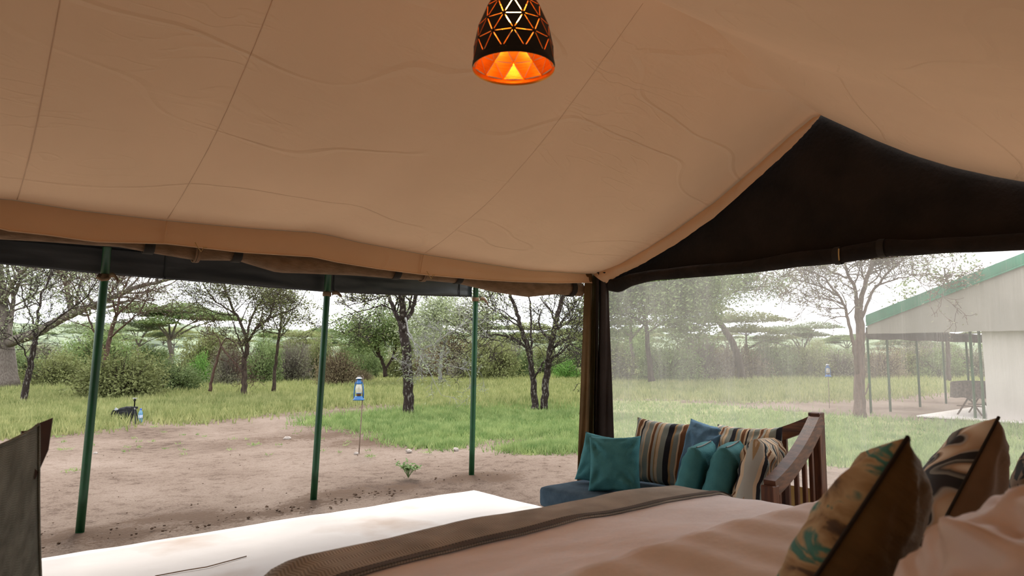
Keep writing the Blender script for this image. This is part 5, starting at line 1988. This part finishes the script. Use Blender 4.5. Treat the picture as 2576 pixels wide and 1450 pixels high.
# ------------------------------------------------------------------ grass
def scatter_grass(name, label, material, boxpx, count, h, seed, mask_ids, lean=.35, wmul=1.0):
    rng = np.random.default_rng(seed)
    x0, x1, y0, y1 = boxpx
    px_ = rng.uniform(x0, x1, count)
    py_ = rng.uniform(y0, y1, count) if y1 - y0 < 40 else y0 + (y1 - y0) * rng.uniform(0, 1, count) ** .8
    m = np.zeros(count, bool)
    for i in mask_ids:
        jx = rng.normal(0, 34, count)
        jy = rng.normal(0, 6.0, count)
        m |= poly_mask(px_ + jx, py_ + jy, GRASS[i])
    px_, py_ = px_[m], py_[m]
    r = CF[None] + CR[None] * ((px_ - 1288) / FPX)[:, None] + CU[None] * ((725 - py_) / FPX)[:, None]
    B = CC[None] + r * ((-CC[2]) / r[:, 2])[:, None]
    d = B @ FH
    # clumps: keep by a patchy field
    f = np.sin(B[:, 0] * 1.9 + 2 * np.sin(B[:, 1] * .9)) * np.cos(B[:, 1] * 2.3 + B[:, 0]) + rng.normal(0, .8, len(B))
    keep = f > (-1.0 if h > .15 else -.35)
    B, d, f = B[keep], d[keep], f[keep]
    n = len(B)
    big = np.sin(B[:, 0] * .83 + 1.3 * np.sin(B[:, 1] * .61)) * np.cos(B[:, 1] * .97 + .6 * B[:, 0])
    hh = h * rng.uniform(.35, 1.25, n) * (1 + .25 * np.clip(f, -1, 1) + .35 * big)
    w = (.006 + .00055 * d) * wmul * rng.uniform(.7, 1.4, n)
    a = rng.uniform(0, 2 * PI, n)
    sd = np.stack([np.cos(a), np.sin(a), np.zeros(n)], 1) * w[:, None]
    ln = rng.normal(0, lean, (n, 2)) * hh[:, None]
    top = B + np.stack([ln[:, 0], ln[:, 1], hh], 1)
    B[:, 2] = -.03
    P_ = np.stack([B - sd, B + sd, top], 1)
    nb = NB()
    nb.add(P_.reshape(-1, 3), None, np.arange(3 * n).reshape(n, 3))
    o = nb.build(name, material, None, False)
    return tag(o, label, 'grass', kind='stuff')


scatter_grass('grass', 'tall yellowish-green grass along the far edge of the clearing', 'grass_tall', (-880, 1500, 930, 1108), 320000, .17, 41, [0])
scatter_grass('grass', 'short bright-green grass around the stout tree on the lawn', 'grass_bright', (720, 1500, 1000, 1145), 130000, .10, 42, [1, 2], .5, .8)
scatter_grass('grass', 'soft green grass outside the insect netting', 'grass_bright', (1480, 2800, 1005, 1260), 130000, .075, 43, [4], .5, .8)
scatter_grass('grass', 'pale green meadow grass beyond the dirt track behind the netting', 'grass_tall', (1480, 2800, 930, 1015), 60000, .2, 44, [3])
# scattered seedlings and tufts on the bare earth
rng = np.random.default_rng(51)
nb = NB()
for k in range(60):
    x, y = rng.uniform(110, 1350), rng.uniform(1070, 1150)
    if k < 14:
        x, y = ((162, 1132), (300, 1078), (640, 1120), (930, 1085), (985, 1098), (1075, 1140), (390, 1075), (520, 1062), (100, 1120), (150, 1100), (930, 1150), (1110, 1118), (180, 1186), (820, 1060))[k]
    c = on_z(x, y)
    if c[1] < 5.9:
        continue
    m = 26 if k < 14 else 9
    q = c + np.stack([rng.normal(0, .05 if k < 14 else .03, m), rng.normal(0, .05 if k < 14 else .03, m), np.zeros(m)], 1)
    top = q + np.stack([rng.normal(0, .03, m), rng.normal(0, .03, m), rng.uniform(.015, .05, m)], 1)
    sd = np.stack([np.full(m, .006), rng.normal(0, .004, m), np.zeros(m)], 1)
    nb.add(np.stack([q - sd, q + sd, top], 1).reshape(-1, 3), None, np.arange(3 * m).reshape(m, 3))
o = nb.build('grass_tufts', 'grass_bright', None, False)
tag(o, 'tiny scattered green tufts on the bare earth', 'grass', kind='stuff')

# ------------------------------------------------------------------ leafy seedling near the groundsheet
pb = on_z(1027, 1203)
plant = empty('leafy_plant', pb, 'small pale-green leafy plant growing alone in the bare earth', 'plant')
lm = NB()
lm.add([(0, 0, 0), (.011, .012, .004), (.012, .026, .003), (0, .042, -.003), (-.012, .026, .003), (-.011, .012, .004), (0, .02, -.002)], None, [[0, 1, 6], [1, 2, 6], [2, 3, 6], [3, 4, 6], [4, 5, 6], [5, 0, 6]])
leaf_me = lm.mesh('leaf')
leaf_me.materials.append(MATS['plant_leaf'])
rng = np.random.default_rng(61)
for k in range(20):
    a = rng.uniform(0, 2 * PI)
    sp_ = rng.uniform(.04, .15)
    Hh = rng.uniform(.09, .17)
    q = [np.array([0, 0, -.01])]
    tip = np.array([math.cos(a) * sp_, math.sin(a) * sp_, Hh])
    pts = [tip * t + np.array([0, 0, .03 * math.sin(PI * t)]) for t in np.linspace(0, 1, 6)]
    nb = NB()
    tube(nb, pts, np.linspace(.0028, .0012, 6), 4, False)
    nb.build('stem', 'plant_leaf', plant)
    for t in (.45, .6, .72, .84, .95, 1.0):
        p_ = tip * t + np.array([0, 0, .03 * math.sin(PI * t)])
        o = bpy.data.objects.new('leaf', leaf_me)
        COL.objects.link(o)
        o.parent = plant
        o.location = p_
        o.rotation_euler = (rng.uniform(-.3, .9), rng.uniform(-.5, .5), rng.uniform(0, 2 * PI))
        s_ = rng.uniform(.85, 1.4)
        o.scale = (s_, s_, s_)
